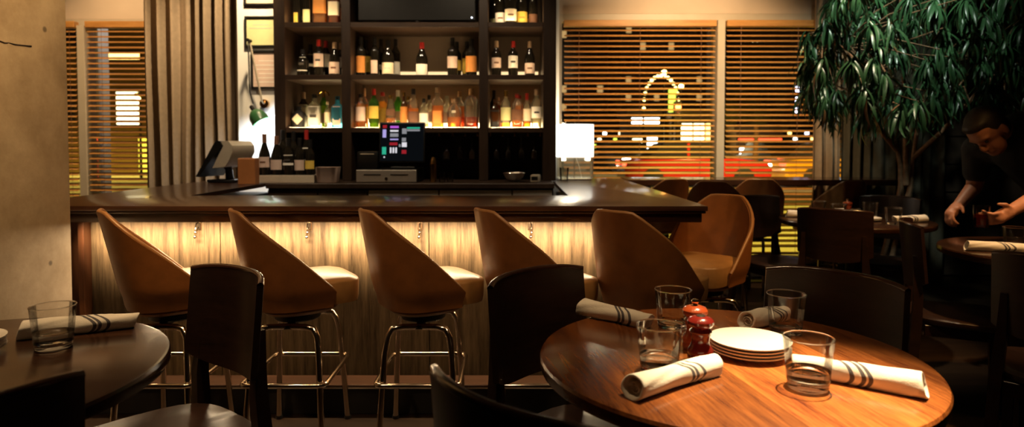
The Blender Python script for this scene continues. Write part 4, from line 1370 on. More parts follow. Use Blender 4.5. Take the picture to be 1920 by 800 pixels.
GS = 'tan leather bar stools along the bar'
bar_stool('tan leather bar stool nearest the concrete column', -1.375, 2.60, 54, GS)
bar_stool('tan leather bar stool second from the concrete column, behind a dark chair', -0.870, 2.60, 57, GS)
bar_stool('tan leather bar stool in the middle of the row of five', -0.36, 2.60, 60, GS)
bar_stool('tan leather bar stool partly behind the wooden chair at the round table', 0.10, 2.60, 62, GS)
bar_stool('tan leather bar stool at the right end of the row, behind the tumblers', 0.56, 2.60, 47, GS)
bar_stool('tan leather bar stool turned to face outward at the bar corner', 0.905, 3.03, 224, GS)
GW = 'tan leather stools at the window ledge'
bar_stool('tan leather stool at window ledge close behind the bar arm', 1.10, 4.88, -20, GW)
bar_stool('tan leather stool at window ledge, second from the bar arm', 1.46, 4.58, 25, GW)
bar_stool('tan leather stool at window ledge behind the dark chair with golden gleam', 1.84, 4.88, 12, GW)
bar_stool('tan leather stool with broad back behind the far table setting', 2.29, 4.66, -15, GW)

# window ledge counter
wg = thing('window_ledge', 'dark narrow drinks ledge running along the window', 'ledge', (0, 0, 0))
MB().box((0.93, 5.13, 0.868), (3.15, 5.55, 0.915), 0.004).build('ledge_board', 'bar_edge_wood', wg)
for x in (1.1, 1.93, 2.9):
    MB().box((x - 0.045, 5.30, 0), (x + 0.045, 5.39, 0.867), 0.004).build('post', 'cabinet_wood', wg)

# ================================================================== TABLES
def table(label, x, y, r, mat, rz=0):
    t = thing('round_table', label, 'table', (x, y, 0), rz, 'round pedestal tables')
    MB().lathe([(0, .716), (r - .012, .716), (r - .003, .720), (r, .727), (r, .742), (r - .003, .748), (r - .010, .75), (0, .75)], 96).build('tabletop', mat, t, 25)
    MB().tube([(0, 0, .03), (0, 0, .7155)], .045, 20).build('column', 'black_metal', t)
    MB().lathe([(0, 0), (.175, 0), (.18, .006), (.175, .014), (.06, .030), (0, .031)], 36).build('base', 'black_metal', t)
    return t


TX, TY, TR = 0.46, 1.365, 0.40
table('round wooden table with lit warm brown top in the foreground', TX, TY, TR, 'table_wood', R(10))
LXc, LYc, LR = -1.155, 1.24, 0.435
table('round dark wooden table at the left edge beside the column', LXc, LYc, LR, 'table_wood_dark', R(12))
T2 = (2.05, 3.85)
table('small round table set for four in front of the plant', T2[0], T2[1], .42, 'table_wood_dark')
T3 = (2.30, 2.72)
table('round table at the right edge with the waiter behind it', T3[0], T3[1], .42, 'table_wood_dark')


# ================================================================== DINING CHAIRS
def chair_meshes():
    m = {}
    # seat: rounded trapezoid
    def ring(s, z):
        out = []
        for k in range(32):
            a = 2 * PI * k / 32
            n = 3.4
            kk = superk(a, n)
            px, py = 0.205 * kk * math.cos(a) * s, 0.200 * kk * math.sin(a) * s
            px *= 1 + 0.10 * (py / 0.2)
            out.append((px, py, z))
        return out
    m['seat'] = MB().loft([ring(.93, .432), ring(.985, .437), ring(1, .445), ring(.99, .457), ring(.95, .463), ring(.6, .459), ring(.1, .457)]).mesh('seat', 'chair_wood', 40)
    # curved back panel, concave towards the sitter
    rad, th = 0.30, 0.016
    rows, N = 8, 20
    half = 0.63
    bm = MB()
    rings = []
    for i in range(N + 1):
        a = -half + 2 * half * i / N
        u = abs(a) / half
        zlo = 0.575 + 0.035 * u ** 3
        zhi = 0.852 - 0.010 * u ** 4
        ringp = []
        for k in range(rows + 1):
            z = zlo + (zhi - zlo) * k / rows
            yc = -0.195 - 0.09 * (z - 0.575)
            ringp.append((rad * math.sin(a), yc + rad - rad * math.cos(a) - 0.0, z))
        for k in range(rows, -1, -1):
            z = zlo + (zhi - zlo) * k / rows
            yc = -0.195 - 0.09 * (z - 0.575)
            ro = rad + th
            ringp.append((ro * math.sin(a), yc + rad - ro * math.cos(a), z))
        rings.append(ringp)
    bm.loft(rings)
    m['back'] = bm.mesh('backrest', 'chair_wood', 50)
    edge_pts = []
    for i in range(N + 1):
        a = -half + 2 * half * i / N
        u = abs(a) / half
        z = 0.852 - 0.010 * u ** 4
        yc = -0.195 - 0.09 * (z - 0.575)
        rm = rad + th / 2
        edge_pts.append((rm * math.sin(a), yc + rad - rm * math.cos(a), z))
    m['edge'] = MB().tube(edge_pts, 0.0088, 8).mesh('top_edge', 'chair_edge_highlight', 60)
    for s, nm in ((-1, 'rl'), (1, 'rr')):
        x0 = s * 0.15
        pts = [(s * 0.185, -0.235, 0), (s * 0.175, -0.195, 0.22), (s * 0.165, -0.180, 0.44), (s * 0.156, -0.174, 0.55), (s * 0.152, -0.178, 0.62), (s * 0.148, -0.186, 0.72)]
        rings = []
        for (x, y, z), wd in zip(pts, (.013, .016, .018, .016, .013, .009)):
            rings.append([(x - wd, y - wd * 1.1, z), (x + wd, y - wd * 1.1, z), (x + wd, y + wd * 1.1, z), (x - wd, y + wd * 1.1, z)])
        m[nm] = MB().loft(rings).mesh('rear_leg', 'chair_wood', 30)
    for s, nm in ((-1, 'fl'), (1, 'fr')):
        rings = []
        for z, wd, o_ in ((0, .012, .008), (.43, .018, 0)):
            x, y = s * (0.170 + o_), 0.155 + o_
            rings.append([(x - wd, y - wd, z), (x + wd, y - wd, z), (x + wd, y + wd, z), (x - wd, y + wd, z)])
        m[nm] = MB().loft(rings).mesh('front_leg', 'chair_wood', 30)
    ap = MB()
    ap.box((-.15, .145, .385), (.15, .163, .4315), .002)
    ap.box((-.15, -.185, .385), (.15, -.167, .4315), .002)
    ap.box((-.172, -.15, .385), (-.156, .14, .4315), .002)
    ap.box((.156, -.15, .385), (.172, .14, .4315), .002)
    m['apron'] = ap.mesh('apron', 'chair_wood', 30)
    return m


CM = chair_meshes()


def chair(label, mx, my, nx, ny, group):
    """mx,my: middle of the backrest; nx,ny: way the sitter faces"""
    l = math.hypot(nx, ny)
    nx, ny = nx / l, ny / l
    ox, oy = mx + nx * 0.21, my + ny * 0.21
    t = thing('dining_chair', label, 'chair', (ox, oy, 0), math.atan2(-nx, ny), group)
    inst('seat', CM['seat'], t)
    inst('backrest', CM['back'], t)
    inst('top_edge', CM['edge'], t)
    inst('rear_leg', CM['rl'], t)
    inst('rear_leg', CM['rr'], t)
    inst('front_leg', CM['fl'], t)
    inst('front_leg', CM['fr'], t)
    inst('apron', CM['apron'], t)
    return t


GC = 'dark wooden dining chairs'
chair('dark wooden chair with curved back between left table and bar stools', -0.752, 1.765, -0.62, -0.78, GC)
chair('dark wooden chair with brown sheen on its back beyond the warm lit table', 0.045, 1.745, 0.70, -0.70, GC)
chair('dark chair in the foreground with only its curved rim in view', -0.02, 0.86, 0.66, 0.70, GC)
chair('dark wooden chair with wide back behind the warm lit table at right', 0.875, 1.72, -0.76, -0.65, GC)
chair('dark chair cut by the bottom left corner', -0.765, 0.83, -0.72, 0.69, GC)
chair('black wooden chair seen from behind at the table set for four', 1.695, 3.40, 0.61, 0.79, GC)
chair('dark chair with golden gleam near the window ledge', 1.61, 4.30, 0.35, -0.94, GC)
chair('wooden chair with bright amber gleam standing left of the right table', 1.775, 2.90, 0.90, -0.43, GC)
chair('dark chair at the right edge of the foreground', 1.68, 1.95, 0.70, 0.70, GC)
chair('dim chair behind the far table next to the plant trunk', 2.50, 4.24, -0.72, -0.66, GC)


# ================================================================== TABLEWARE
def tumbler(label, x, y, z, group, water=True, s=1.0):
    t = thing('tumbler', label, 'glass', (x, y, z + 0.0004), 0, group)
    h, r0, r1 = .094 * s, .036 * s, .0445 * s
    w_ = .0018
    rz_ = lambda zz: r0 + (r1 - r0) * zz / h
    base_z = .0155
    MB().loft([[(rz_(zz) * k * math.cos(2 * PI * i / 48), rz_(zz) * k * math.sin(2 * PI * i / 48), zz) for i in range(48)]
               for zz, k in ((base_z, 1.0), (h * .4, 1.0), (h * .7, 1.0), (h - .0022, 1.0))], False, False).build('glass_wall', 'tumbler_wall', t, 60)
    rim = MB().tube([(rz_(h) * .986 * math.cos(2 * PI * i / 48), rz_(h) * .986 * math.sin(2 * PI * i / 48), h - .0012) for i in range(48)], .0014, 8, True)
    rim.build('rim', 'tumbler_glass', t, 60)
    MB().lathe([(0, .0018), (r0 * .78, .0014), (r0 * .90, 0), (r0 * .97, .001), (r0, .004), (rz_(base_z) * .999, base_z - .0004), (rz_(base_z) * .95, base_z - .0003), (r0 * .75, .0115), (0, .0108)], 48).build('base', 'tumbler_glass', t, 50)
    if water:
        zw = h * 0.36
        MB().lathe([(0, .0112), (r0 * .75, .0119), (rz_(base_z) * .945, base_z), (rz_(zw) * .992, zw), (0, zw)], 40).build('water', 'water', t, 50)
    return t


def napkin_mesh(L=0.215, r=0.0215, seed=1):
    rnd = random.Random(seed)
    bm = MB()
    rings = []
    N, K = 22, 40
    turns = 1.0
    for i in range(N + 1):
        u = i / N
        x = (u - 0.5) * L
        rr = r * (1.10 - 0.20 * u + 0.05 * math.sin(u * 6 + seed) + 0.02 * math.sin(u * 17 + seed * 2))
        ring = []
        for k in range(K):
            a = 2 * PI * k / K
            q = rr * (1 + 0.045 * math.sin(2 * a + seed + 4 * u) + 0.02 * math.sin(5 * a + 11 * u + seed))
            # outer lap of cloth ends along a slanting line
            lap = (a + u * 2.2 + 0.6) % (2 * PI)
            if lap < 3.6:
                q += 0.0032 * min(1.0, lap * 6) if lap < 3.4 else 0.0032 * (3.6 - lap) / 0.2
            ring.append((x + 0.006 * math.sin(a) * (1 if u in (0, 1) else 0), q * math.cos(a), max(-r * 0.86, q * 0.90 * math.sin(a))))
        rings.append(ring)
    # rolled ends: turn in and go inside
    def endcap(base, s):
        out = []
        for f, dx in ((0.93, 0.0015), (0.80, 0.0005), (0.70, -0.010), (0.55, -0.022)):
            out.append([(p[0] + s * dx, p[1] * f, p[2] * f) for p in base])
        return out
    e0 = list(reversed(endcap(rings[0], -1)))
    e1 = endcap(rings[-1], 1)
    bm.loft(e0 + rings + e1)
    return bm.mesh('cloth', 'napkin_cloth', 70)


def napkin(label, p0, p1, z, group, seed):
    """p0,p1: the two ends on the table"""
    L = math.hypot(p1[0] - p0[0], p1[1] - p0[1])
    r = 0.0215
    rz = math.atan2(p1[1] - p0[1], p1[0] - p0[0])
    t = thing('rolled_napkin', label, 'napkin', ((p0[0] + p1[0]) / 2, (p0[1] + p1[1]) / 2, z + r * 0.865), rz, group)
    inst('cloth', napkin_mesh(L, r, seed), t)
    rr = 0.0135
    core = []
    for k in range(26):   # inner spiral of cloth seen at the open end
        a = k / 25 * 3.6 * PI
        q = rr * (1 - 0.72 * k / 25)
        core.append((q * math.cos(a), q * math.sin(a) * 0.88))
    bm = MB()
    x0, x1 = -L / 2 + 0.004, -L / 2 + 0.03
    pts = [[(x0, a, b), (x1, a, b), (x1, a * 0.9, b * 0.9), (x0, a * 0.9, b * 0.9)] for a, b in core]
    bm.loft(pts)
    bm.build('inner_roll', 'napkin_cloth', t, 60)
    return t


def mill(label, x, y, z, mat, s, knob, group):
    t = thing('pepper_mill', label, 'pepper mill', (x, y, z + 0.0004), 0, group)
    MB().lathe([(0, 0), (.0255, 0), (.027, .003), (.027, .012), (.0255, .015), (.027, .018), (.0265, .026), (.022, .033), (.0185, .042), (.019, .050), (.0215, .057), (.0215, .060), (0, .060)], 28).build('body', mat, t, 35)
    MB().lathe([(0, .0604), (.0222, .0604), (.0235, .064), (.0185, .071), (.023, .074), (.0275, .080), (.0275, .086), (.023, .092), (.012, .096), (0, .0965)], 28).build('head', mat, t, 35)
    if not knob:
        MB().lathe([(0, .0966), (.010, .0964), (.009, .0974), (0, .0976)], 16).build('decal', 'foil_black', t, 40)
        t.scale = (s, s, s)
        return t
    MB().lathe([(0, .0967), (.005, .0967), (.0045, .099), (.007, .101), (.0085, .105), (.007, .109), (0, .111)], 14).build('knob', 'chrome' if knob else mat, t, 40)
    t.scale = (s, s, s)
    return t


def plate_mesh(r):
    return MB().lathe([(0, .0015), (r * .55, .001), (r * .58, 0), (r * .64, 0), (r * .66, .0025), (r * .97, .0095), (r, .0115), (r, .0130), (r * .985, .0132), (r * .90, .0108), (r * .62, .0052), (0, .0045)], 64).mesh('plate', 'porcelain', 40)


PLM = plate_mesh(.084)


def plates(x, y, z, n, labels, group):
    for k in range(n):
        o = inst('side_plate', PLM, None, (x + random.uniform(-.0012, .0012), y + random.uniform(-.0012, .0012), z + 0.0004 + k * .0068), (0, 0, random.uniform(0, 6)))
        tag(o, labels[k], 'plate', group)


ZT = 0.75
GT = 'tumblers on the foreground table'
tumbler('water tumbler in front of the red pepper mills on the lit table', 0.291, 1.262, ZT, GT)
tumbler('tumbler standing behind the pepper mills, near the tan stool', 0.396, 1.575, ZT, GT, False)
tumbler('nearest water tumbler, right of the stacked plates on the lit table', 0.547, 1.178, ZT, GT)
tumbler('tumbler behind the stacked plates holding a napkin view', 0.655, 1.530, ZT, GT, False)
GN = 'rolled napkins on the foreground table'
napkin('rolled striped napkin at the far left of the lit table', (0.185, 1.693), (0.333, 1.556), ZT, GN, 1)
napkin('rolled striped napkin in front of the nearest left tumbler', (0.213, 1.125), (0.397, 1.252), ZT, GN, 2)
napkin('rolled striped napkin lying right of the nearest tumbler', (0.735, 1.135), (0.560, 1.258), ZT, GN, 3)
napkin('rolled napkin behind the stacked plates and far tumbler', (0.570, 1.556), (0.697, 1.640), ZT, GN, 4)
plates(0.510, 1.372, ZT, 4, ['white side plate at the bottom of the stack on the lit table', 'white side plate second from the bottom of the lit stack',
                             'white side plate third from the bottom of the lit stack', 'white side plate on top of the stack on the lit table'], 'white side plates on the foreground table')
GM = 'pepper mills on the foreground table'
mill('dark red wooden pepper mill touching the front napkin', 0.391, 1.325, ZT, 'mill_red', 0.98, False, GM)
mill('orange red pepper mill with chrome knob, behind the dark red one', 0.402, 1.405, ZT, 'mill_orange', 1.0, True, GM)

GL = 'tableware on the left table'
tumbler('tumbler in front of the napkin on the left table', -1.015, 1.415, ZT, 'tumblers on the left table')
napkin('rolled striped napkin on the left table', (-1.135, 1.475), (-0.925, 1.575), ZT, 'rolled napkins on the left table', 5)
plates(-1.185, 1.365, ZT, 4, ['white plate at the bottom of the stack cut by the left edge', 'white plate second from bottom in the left edge stack',
                              'white plate third from bottom in the left edge stack', 'white plate on top of the stack cut by the left edge'], 'white side plates on the left table')

G2T = 'tumblers on the far table for four'
tumbler('left rear tumbler on the far table for four', 1.92, 4.03, ZT, G2T, False)
tumbler('left front tumbler on the far table for four', 1.945, 3.83, ZT, G2T, False)
tumbler('right rear tumbler on the far table for four', 2.20, 3.95, ZT, G2T, False)
tumbler('right front tumbler on the far table for four', 2.135, 3.60, ZT, G2T, False)
mill('small red pepper mill on the far table for four', 2.075, 3.98, ZT, 'mill_orange', 1.0, True, None)
napkin('rolled napkin on the left side of the far table', (1.70, 3.98), (1.885, 3.92), ZT, 'rolled napkins on the far table', 6)
napkin('rolled napkin on the right side of the far table', (2.39, 3.72), (2.20, 3.70), ZT, 'rolled napkins on the far table', 7)
napkin('rolled napkin behind the small red mill of the far table', (2.05, 4.08), (2.22, 4.12), ZT, 'rolled napkins on the far table', 8)
plates(2.08, 3.785, ZT, 2, ['lower white plate on the far table', 'upper white plate on the far table'], 'white plates on the far table')
napkin('rolled striped napkin on the table at the right edge', (1.925, 2.72), (2.13, 2.66), ZT, None, 9)
tumbler('tumbler cut by the right edge on the waiter side table', 2.16, 2.76, ZT, None, False)


# ================================================================== PLANT
def plant():
    px, py = 2.80, 4.78
    root = thing('potted_tree', 'tall indoor tree with drooping narrow leaves and thin trunks', 'plant', (px, py, 0))
    MB().lathe([(0, 0), (.17, 0), (.18, .01), (.23, .38), (.24, .40), (.215, .40), (.205, .36), (0, .35)], 32).build('pot', 'pot_glaze', root)
    MB().lathe([(0, .351), (.204, .361), (.19, .368), (0, .372)], 24).build('soil', 'soil', root)
    V = Vector

    def w2(ax, ay, D):
        return P(ax, ay, D) - V((px, py, 0))
    trunks = [
        [V((-.05, -.02, .36)), w2(1690, 352, 4.74), w2(1688, 310, 4.72), w2(1679, 265, 4.66), w2(1662, 232, 4.6), w2(1640, 130, 4.45)],
        [V((.03, .0, .36)), w2(1708, 352, 4.78), w2(1712, 300, 4.78), w2(1720, 235, 4.78), w2(1745, 120, 4.7), w2(1770, -10, 4.6)],
        [w2(1713, 296, 4.78), w2(1760, 252, 4.66), w2(1815, 192, 4.5), w2(1870, 110, 4.3)],
        [w2(1682, 282, 4.68), w2(1650, 245, 4.6), w2(1610, 180, 4.45), w2(1575, 90, 4.3)],
        [w2(1700, 348, 4.76), w2(1697, 250, 4.85), w2(1690, 120, 4.85), w2(1680, -40, 4.8)],
    ]
    for t_ in trunks:
        n = len(t_)
        MB().tube(t_, [0.020 - 0.011 * k / (n - 1) for k in range(n)], 8).build('trunk', 'trunk_bark', root)
    rnd = random.Random(5)
    # leaf: long narrow folded blade that droops
    def leaf_mesh(L, w_, droop, mat):
        bm = MB()
        b = bm.bm
        N = 7
        prev = None
        for i in range(N + 1):
            u = i / N
            ww = w_ * (math.sin(PI * min(1, u * 0.92 + 0.08)) ** 0.75) * 0.5 + 0.0006
            ang = droop * u
            x = L * (math.sin(ang) / droop if droop > .01 else u)
            z = -L * ((1 - math.cos(ang)) / droop if droop > .01 else 0)
            row = [b.verts.new((x, -ww, z + ww * 0.25)), b.verts.new((x, 0, z - 0.001)), b.verts.new((x, ww, z + ww * 0.25))]
            if prev:
                b.faces.new((prev[0], row[0], row[1], prev[1]))
                b.faces.new((prev[1], row[1], row[2], prev[2]))
            prev = row
        return bm.mesh('leaf', mat, 60)
    kinds = [leaf_mesh(0.17, 0.017, 1.0, 'leaf'), leaf_mesh(0.20, 0.019, 1.3, 'leaf'), leaf_mesh(0.15, 0.016, 0.7, 'leaf'), leaf_mesh(0.18, 0.018, 1.1, 'leaf_tan')]
    # twig tips carrying drooping bunches of leaves
    tips = []
    spots = [(1540, 60), (1580, 20), (1620, 60), (1560, 110), (1530, 130), (1600, 130), (1640, 100), (1520, 95), (1590, 75), (1545, 170), (1570, 200), (1610, 190),
             (1650, 170), (1680, 110), (1640, 30), (1700, 60), (1740, 20), (1660, 215), (1620, 225), (1700, 180), (1730, 130), (1760, 80), (1800, 40), (1840, 60),
             (1870, 20), (1780, 140), (1830, 130), (1870, 110), (1900, 150), (1900, 60), (1750, 200), (1790, 190), (1850, 180), (1700, 15), (1660, -20), (1590, -30),
             (1780, -20), (1850, -30), (1910, -10), (1505, 150), (1555, 215), (1635, 140), (1720, 215), (1880, 215), (1820, 90), (1935, 100), (1950, 40), (1940, 180),
             (1570, 60), (1515, 190), (1605, 10), (1630, 165), (1560, 25), (1690, 230), (1745, 165), (1815, 15), (1765, 110), (1860, 70), (1890, 100), (1675, 65)]
    for k, (ax, ay) in enumerate(spots):
        edge_ = max(0, (1680 - ax) / 200)
        for rep in range(3):
            D = 4.35 + rnd.uniform(-0.22, 0.22) + (rep - 1) * 0.3
            q = w2(ax + rnd.uniform(-9, 9), ay + rnd.uniform(-12, 8) - 22, D)
            tips.append(q)
    twigs = MB()
    joints = [p for t_ in trunks for p in t_[-3:]]
    leaves = []
    for q in tips:
        j = min(joints, key=lambda p: (p - q).length)
        mid = (j + q) / 2 + V((rnd.uniform(-.05, .05), rnd.uniform(-.05, .05), .06))
        twigs.tube([j, mid, q], [.006, .0045, .003], 5)
        n = rnd.randint(17, 23)
        a0 = rnd.uniform(0, 6.28)
        for i in range(n):
            a = a0 + i * 2.399
            pitch = rnd.uniform(0.35, 1.3)      # below horizontal
            kk = 3 if rnd.random() < 0.045 else rnd.randint(0, 2)
            s = rnd.uniform(0.85, 1.25)
            base = q + V((rnd.uniform(-.015, .015), rnd.uniform(-.015, .015), rnd.uniform(-.05, .02)))
            leaves.append((base, a, pitch, kk, s))
    o = twigs.build('twigs', 'trunk_bark', root)
    o['kind'] = 'stuff'
    # largest in view: those nearest the camera
    eye = V((0 - px, 0 - py, 1.2))
    leaves.sort(key=lambda l: (l[0] + V((0, 0, 0)) - eye).length)
    vis = [l for l in leaves if True]
    for base, a, pitch, kk, s in vis[:300]:
        inst('leaf', kinds[kk], root, base, (rnd.uniform(-.3, .3), pitch, a), (s, s, s))
    from mathutils import Euler
    src = [([v.co.copy() for v in k_.vertices], [tuple(p.vertices) for p in k_.polygons]) for k_ in kinds]
    V_, F_ = [], []
    for base, a, pitch, kk, s in vis[300:]:
        mt = Matrix.Translation(base) @ Euler((rnd.uniform(-.3, .3), pitch, a)).to_matrix().to_4x4() @ Matrix.Scale(s, 4)
        vs_, fs_ = src[0 if kk == 3 else kk]
        n0 = len(V_)
        V_ += [tuple(mt @ v) for v in vs_]
        F_ += [tuple(n0 + i for i in f) for f in fs_]
    me = bpy.data.meshes.new('foliage')
    me.from_pydata(V_, [], F_)
    me.materials.append(MAT['leaf'])
    me.shade_smooth()
    o = inst('foliage', me, root)
    o['kind'] = 'stuff'
    return root


plant()


# ================================================================== PERSON
def capsules(bm, pts, rs, seg=12):
    """tapered limb with round joints"""
    MBx = MB.__new__(MB)
    MBx.bm = bm
    for (a, b), (ra, rb) in zip(zip(pts, pts[1:]), zip(rs, rs[1:])):
        a, b = Vector(a), Vector(b)
        n = 5
        MBx.tube([a.lerp(b, i / n) for i in range(n + 1)], [ra + (rb - ra) * i / n for i in range(n + 1)], seg)
    for p, r in zip(pts, rs):
        MBx.sphere(p, r, 14, 10)


def remeshed(bm, name, mat, parent, voxel, smooth_it):
    me = bpy.data.meshes.new(name)
    bm.to_mesh(me)
    bm.free()
    me.materials.append(MAT[mat])
    o = bpy.data.objects.new(name, me)
    C.objects.link(o)
    o.parent = parent
    r = o.modifiers.new('remesh', 'REMESH')
    r.mode = 'VOXEL'
    r.voxel_size = voxel
    r.use_smooth_shade = True
    s = o.modifiers.new('smooth', 'SMOOTH')
    s.factor = 0.5
    s.iterations = smooth_it
    return o


def person():
    V = Vector
    org = V((2.98, 3.48, 0))
    root = thing('person', 'waiter in black leaning over to the tables beside the plant', 'person', tuple(org))
    L_ = lambda x, y, z: V((x, y, z)) - org
    hip = L_(2.98, 3.48, 0.93)
    waist = L_(2.88, 3.46, 1.05)
    chest = L_(2.70, 3.42, 1.21)
    neck = L_(2.575, 3.385, 1.265)
    skull = L_(2.475, 3.355, 1.265)
    shN, shF = L_(2.685, 3.235, 1.185), L_(2.60, 3.60, 1.17)
    elN = L_(2.52, 3.02, 0.985)
    wrN = L_(2.30, 2.96, 0.895)
    elF = L_(2.60, 3.62, 0.965)
    wrF = L_(2.475, 3.565, 0.865)
    body = bmesh.new()
    capsules(body, [hip, waist, chest], [.135, .125, .14])
    capsules(body, [shN, chest, shF], [.062, .11, .062])
    capsules(body, [chest + V((-.05, 0, .03)), neck, skull], [.075, .055, .055])
    for sh_, el_, wr in ((shN, elN, wrN), (shF, elF, wrF)):
        capsules(body, [sh_, el_, wr], [.055, .042, .028])
    # head: skull, jaw, brow, nose, ears, facing down-left
    f = V((-0.62, -0.28, -0.73)).normalized()          # face direction
    upv = V((-0.72, -0.05, 0.55))
    upv = (upv - f * upv.dot(f)).normalized()
    side = f.cross(upv)
    MBx = MB.__new__(MB)
    MBx.bm = body
    mt = Matrix((side, f, upv)).transposed().to_4x4()
    mt.translation = skull

    def hs(c, r, sc):
        g = bmesh.ops.create_uvsphere(body, u_segments=18, v_segments=12, radius=r, matrix=mt @ Matrix.Translation(c) @ Matrix.Diagonal((*sc, 1)))
    hs((0, 0, .03), .09, (.86, 1.08, 1.0))
    hs((0, .035, -.045), .066, (.88, .85, 1.15))
    hs((0, .068, -.085), .028, (1.1, .8, .8))
    hs((0, .098, -.022), .016, (.85, 1.3, 1.7))
    hs((0, .078, .026), .03, (1.9, .7, .5))
    hs((0, .088, -.062), .014, (1.7, .7, .8))
    for s in (-1, 1):
        hs((s * .080, -.005, -.008), .022, (.45, .9, 1.45))
    # hands
    def hand(wr, el_, grip, thumb_dir):
        d = (wr - el_).normalized()
        n_ = thumb_dir - d * thumb_dir.dot(d)
        n_.normalize()
        lat = d.cross(n_)
        palm = wr + d * .055
        capsules(body, [wr, wr + d * .03, palm + d * .03], [.026, .030, .030])
        capsules(body, [palm + n_ * .022, palm - n_ * .026], [.019, .017])
        for k in range(4):
            b0 = palm + d * .035 + n_ * (.030 - .020 * k)
            ln = (.030, .034, .031, .024)[k]
            p1 = b0 + (d * .92 + lat * .38 * grip).normalized() * ln
            p2 = p1 + (d * .5 + lat * .86 * grip).normalized() * ln * .8
            p3 = p2 + (d * -.1 + lat * 1.0 * grip).normalized() * ln * .6
            capsules(body, [b0, p1, p2, p3], [.0098, .0090, .0082, .0075], 8)
        t0 = wr + d * .025 + n_ * .026
        t1 = t0 + (n_ * .75 + d * .6 + lat * .25 * grip).normalized() * .036
        t2 = t1 + (d * .8 + n_ * .1 + lat * .6 * grip).normalized() * .030
        capsules(body, [t0, t1, t2], [.0125, .0105, .0085], 8)
        return palm + d * .05 + lat * .035 * grip
    gripN = hand(wrN, elN, 1, V((0.0, -0.5, 0.85)))
    hand(wrF, elF, -1, V((-.2, -.9, .2)))
    remeshed(body, 'body', 'skin_tone', root, 0.0065, 3)
    # shirt with short sleeves
    sb = bmesh.new()
    capsules(sb, [hip + V((0, 0, .02)), waist, chest], [.160, .148, .160])
    capsules(sb, [shN, chest, shF], [.082, .128, .082])
    capsules(sb, [chest + V((-.02, 0, .02)), chest + V((-.07, -.01, .035))], [.09, .074])
    for sh_, el_ in ((shN, elN), (shF, elF)):
        capsules(sb, [sh_, sh_.lerp(el_, .62)], [.080, .066])
    remeshed(sb, 'shirt', 'shirt_black', root, 0.012, 2)
    # trousers and shoes
    tb = bmesh.new()
    for s in (-1, 1):
        h_ = hip + V((0, s * .085, -.03))
        kn = L_(2.97 + .03 * s, 3.48 + s * .10, .50)
        an = L_(3.02 + .08 * s, 3.48 + s * .11, .09)
        capsules(tb, [h_, kn, an], [.105, .072, .058])
    capsules(tb, [hip + V((0, -.06, 0)), hip + V((0, .06, 0))], [.145, .145])
    remeshed(tb, 'trousers', 'shirt_black', root, 0.014, 2)
    for s in (-1, 1):
        a_ = L_(3.02 + .08 * s, 3.48 + s * .11, 0)
        sm = MB()
        sm.lathe([(0, 0), (.045, 0), (.048, .012), (.046, .045), (.036, .075), (0, .08)], 20, n=2.6, ax=2.4, ay=.95)
        sm.xform(Matrix.Translation(a_ + V((-.05, 0, 0))))
        sm.build('shoe', 'black_plastic', root)
    # hair cap
    hb = bmesh.new()
    for c, r, sc in (((0, -.018, .045), .094, (.92, 1.05, .98)), ((0, -.05, -.01), .075, (1.0, .75, 1.0)), ((0, .03, .085), .055, (1.2, 1.1, .6))):
        bmesh.ops.create_uvsphere(hb, u_segments=18, v_segments=12, radius=r, matrix=mt @ Matrix.Translation(c) @ Matrix.Diagonal((*sc, 1)))
    remeshed(hb, 'hair', 'hair_dark', root, 0.008, 3)
    for s in (-1, 1):
        em = MB().sphere((0, 0, 0), .0095, 10, 8)
        em.xform(mt @ Matrix.Translation((s * .031, .083, .004)))
        em.build('eye', 'black_plastic', root)
    return gripN + org


gp = person()
wgl = thing('held_glass', 'dark drink glass gripped in the hand of the waiter', 'glass', (gp.x - 0.03, gp.y, gp.z - 0.055))
MB().lathe([(0, 0), (.026, 0), (.029, .004), (.034, .10), (.032, .10), (.027, .010), (0, .008)], 24).build('glass_wall', 'stem_glass', wgl, 40)
MB().lathe([(0, .0085), (.0265, .0105), (.030, .06), (0, .06)], 24).build('drink', 'red_liquid', wgl, 40)

# ================================================================== OUTSIDE
gz = -0.12
struct(MB().box((-60, 6.0, gz - 0.1), (60, 120, gz), 0).build('street_ground', 'asphalt'))
struct(MB().box((-40, 6.0, gz + 0.0005), (40, 13.0, gz + 0.10), 0.01).build('sidewalk_near', 'pavement'))
struct(MB().box((-60, 22.5, gz + 0.0005), (60, 60, gz + 0.10), 0.01).build('sidewalk_far', 'pavement'))

o = MB().box((-0.07, -0.07, 0), (0.07, 0.07, 3.6), 0.01).build('street_pillar', 'facade_white', None, 35, (X_(188, 6.5), 6.5, gz + 0.1))
tag(o, 'white pillar standing just outside the left window', 'pillar')
spot('pillar_spot_lilac', (X_(188, 6.5) + 0.5, 7.6, 3.2), (X_(188, 6.5), 6.4, 1.4), 60, (0.85, 0.82, 1.0), 80, 0.6, 0.1)  # unseen lilac-white spot aimed at the pillar
spot('pillar_spot_warm', (X_(188, 6.5) + 0.3, 6.05, 3.0), (X_(188, 6.5), 6.5, 1.2), 25, (1.0, 0.95, 0.85), 60, 0.6, 0.05)  # second unseen spot on the pillar, from the window side


def building(label, x0, x1, y, h, mat, wins, depth=6):
    t = thing('building', label, 'building', ((x0 + x1) / 2, y, gz + 0.1))
    hw = (x1 - x0) / 2
    MB().box((-hw, 0, 0), (hw, depth, h), 0.02).build('walls', mat, t)
    MB().box((-hw - .15, -.15, h + .001), (hw + .15, depth + .15, h + .35), 0.02).build('parapet', mat, t)
    for wx, wz, ww, wh, m in wins:
        f_ = MB().box((wx - ww / 2 - .06, -.06, wz - .06), (wx + ww / 2 + .06, -.001, wz + wh + .06), .01).build('window', 'facade_dark', t)
        MB().box((wx - ww / 2, -.075, wz), (wx + ww / 2, -.0605, wz + wh), 0).build('pane', m, f_)
    return t


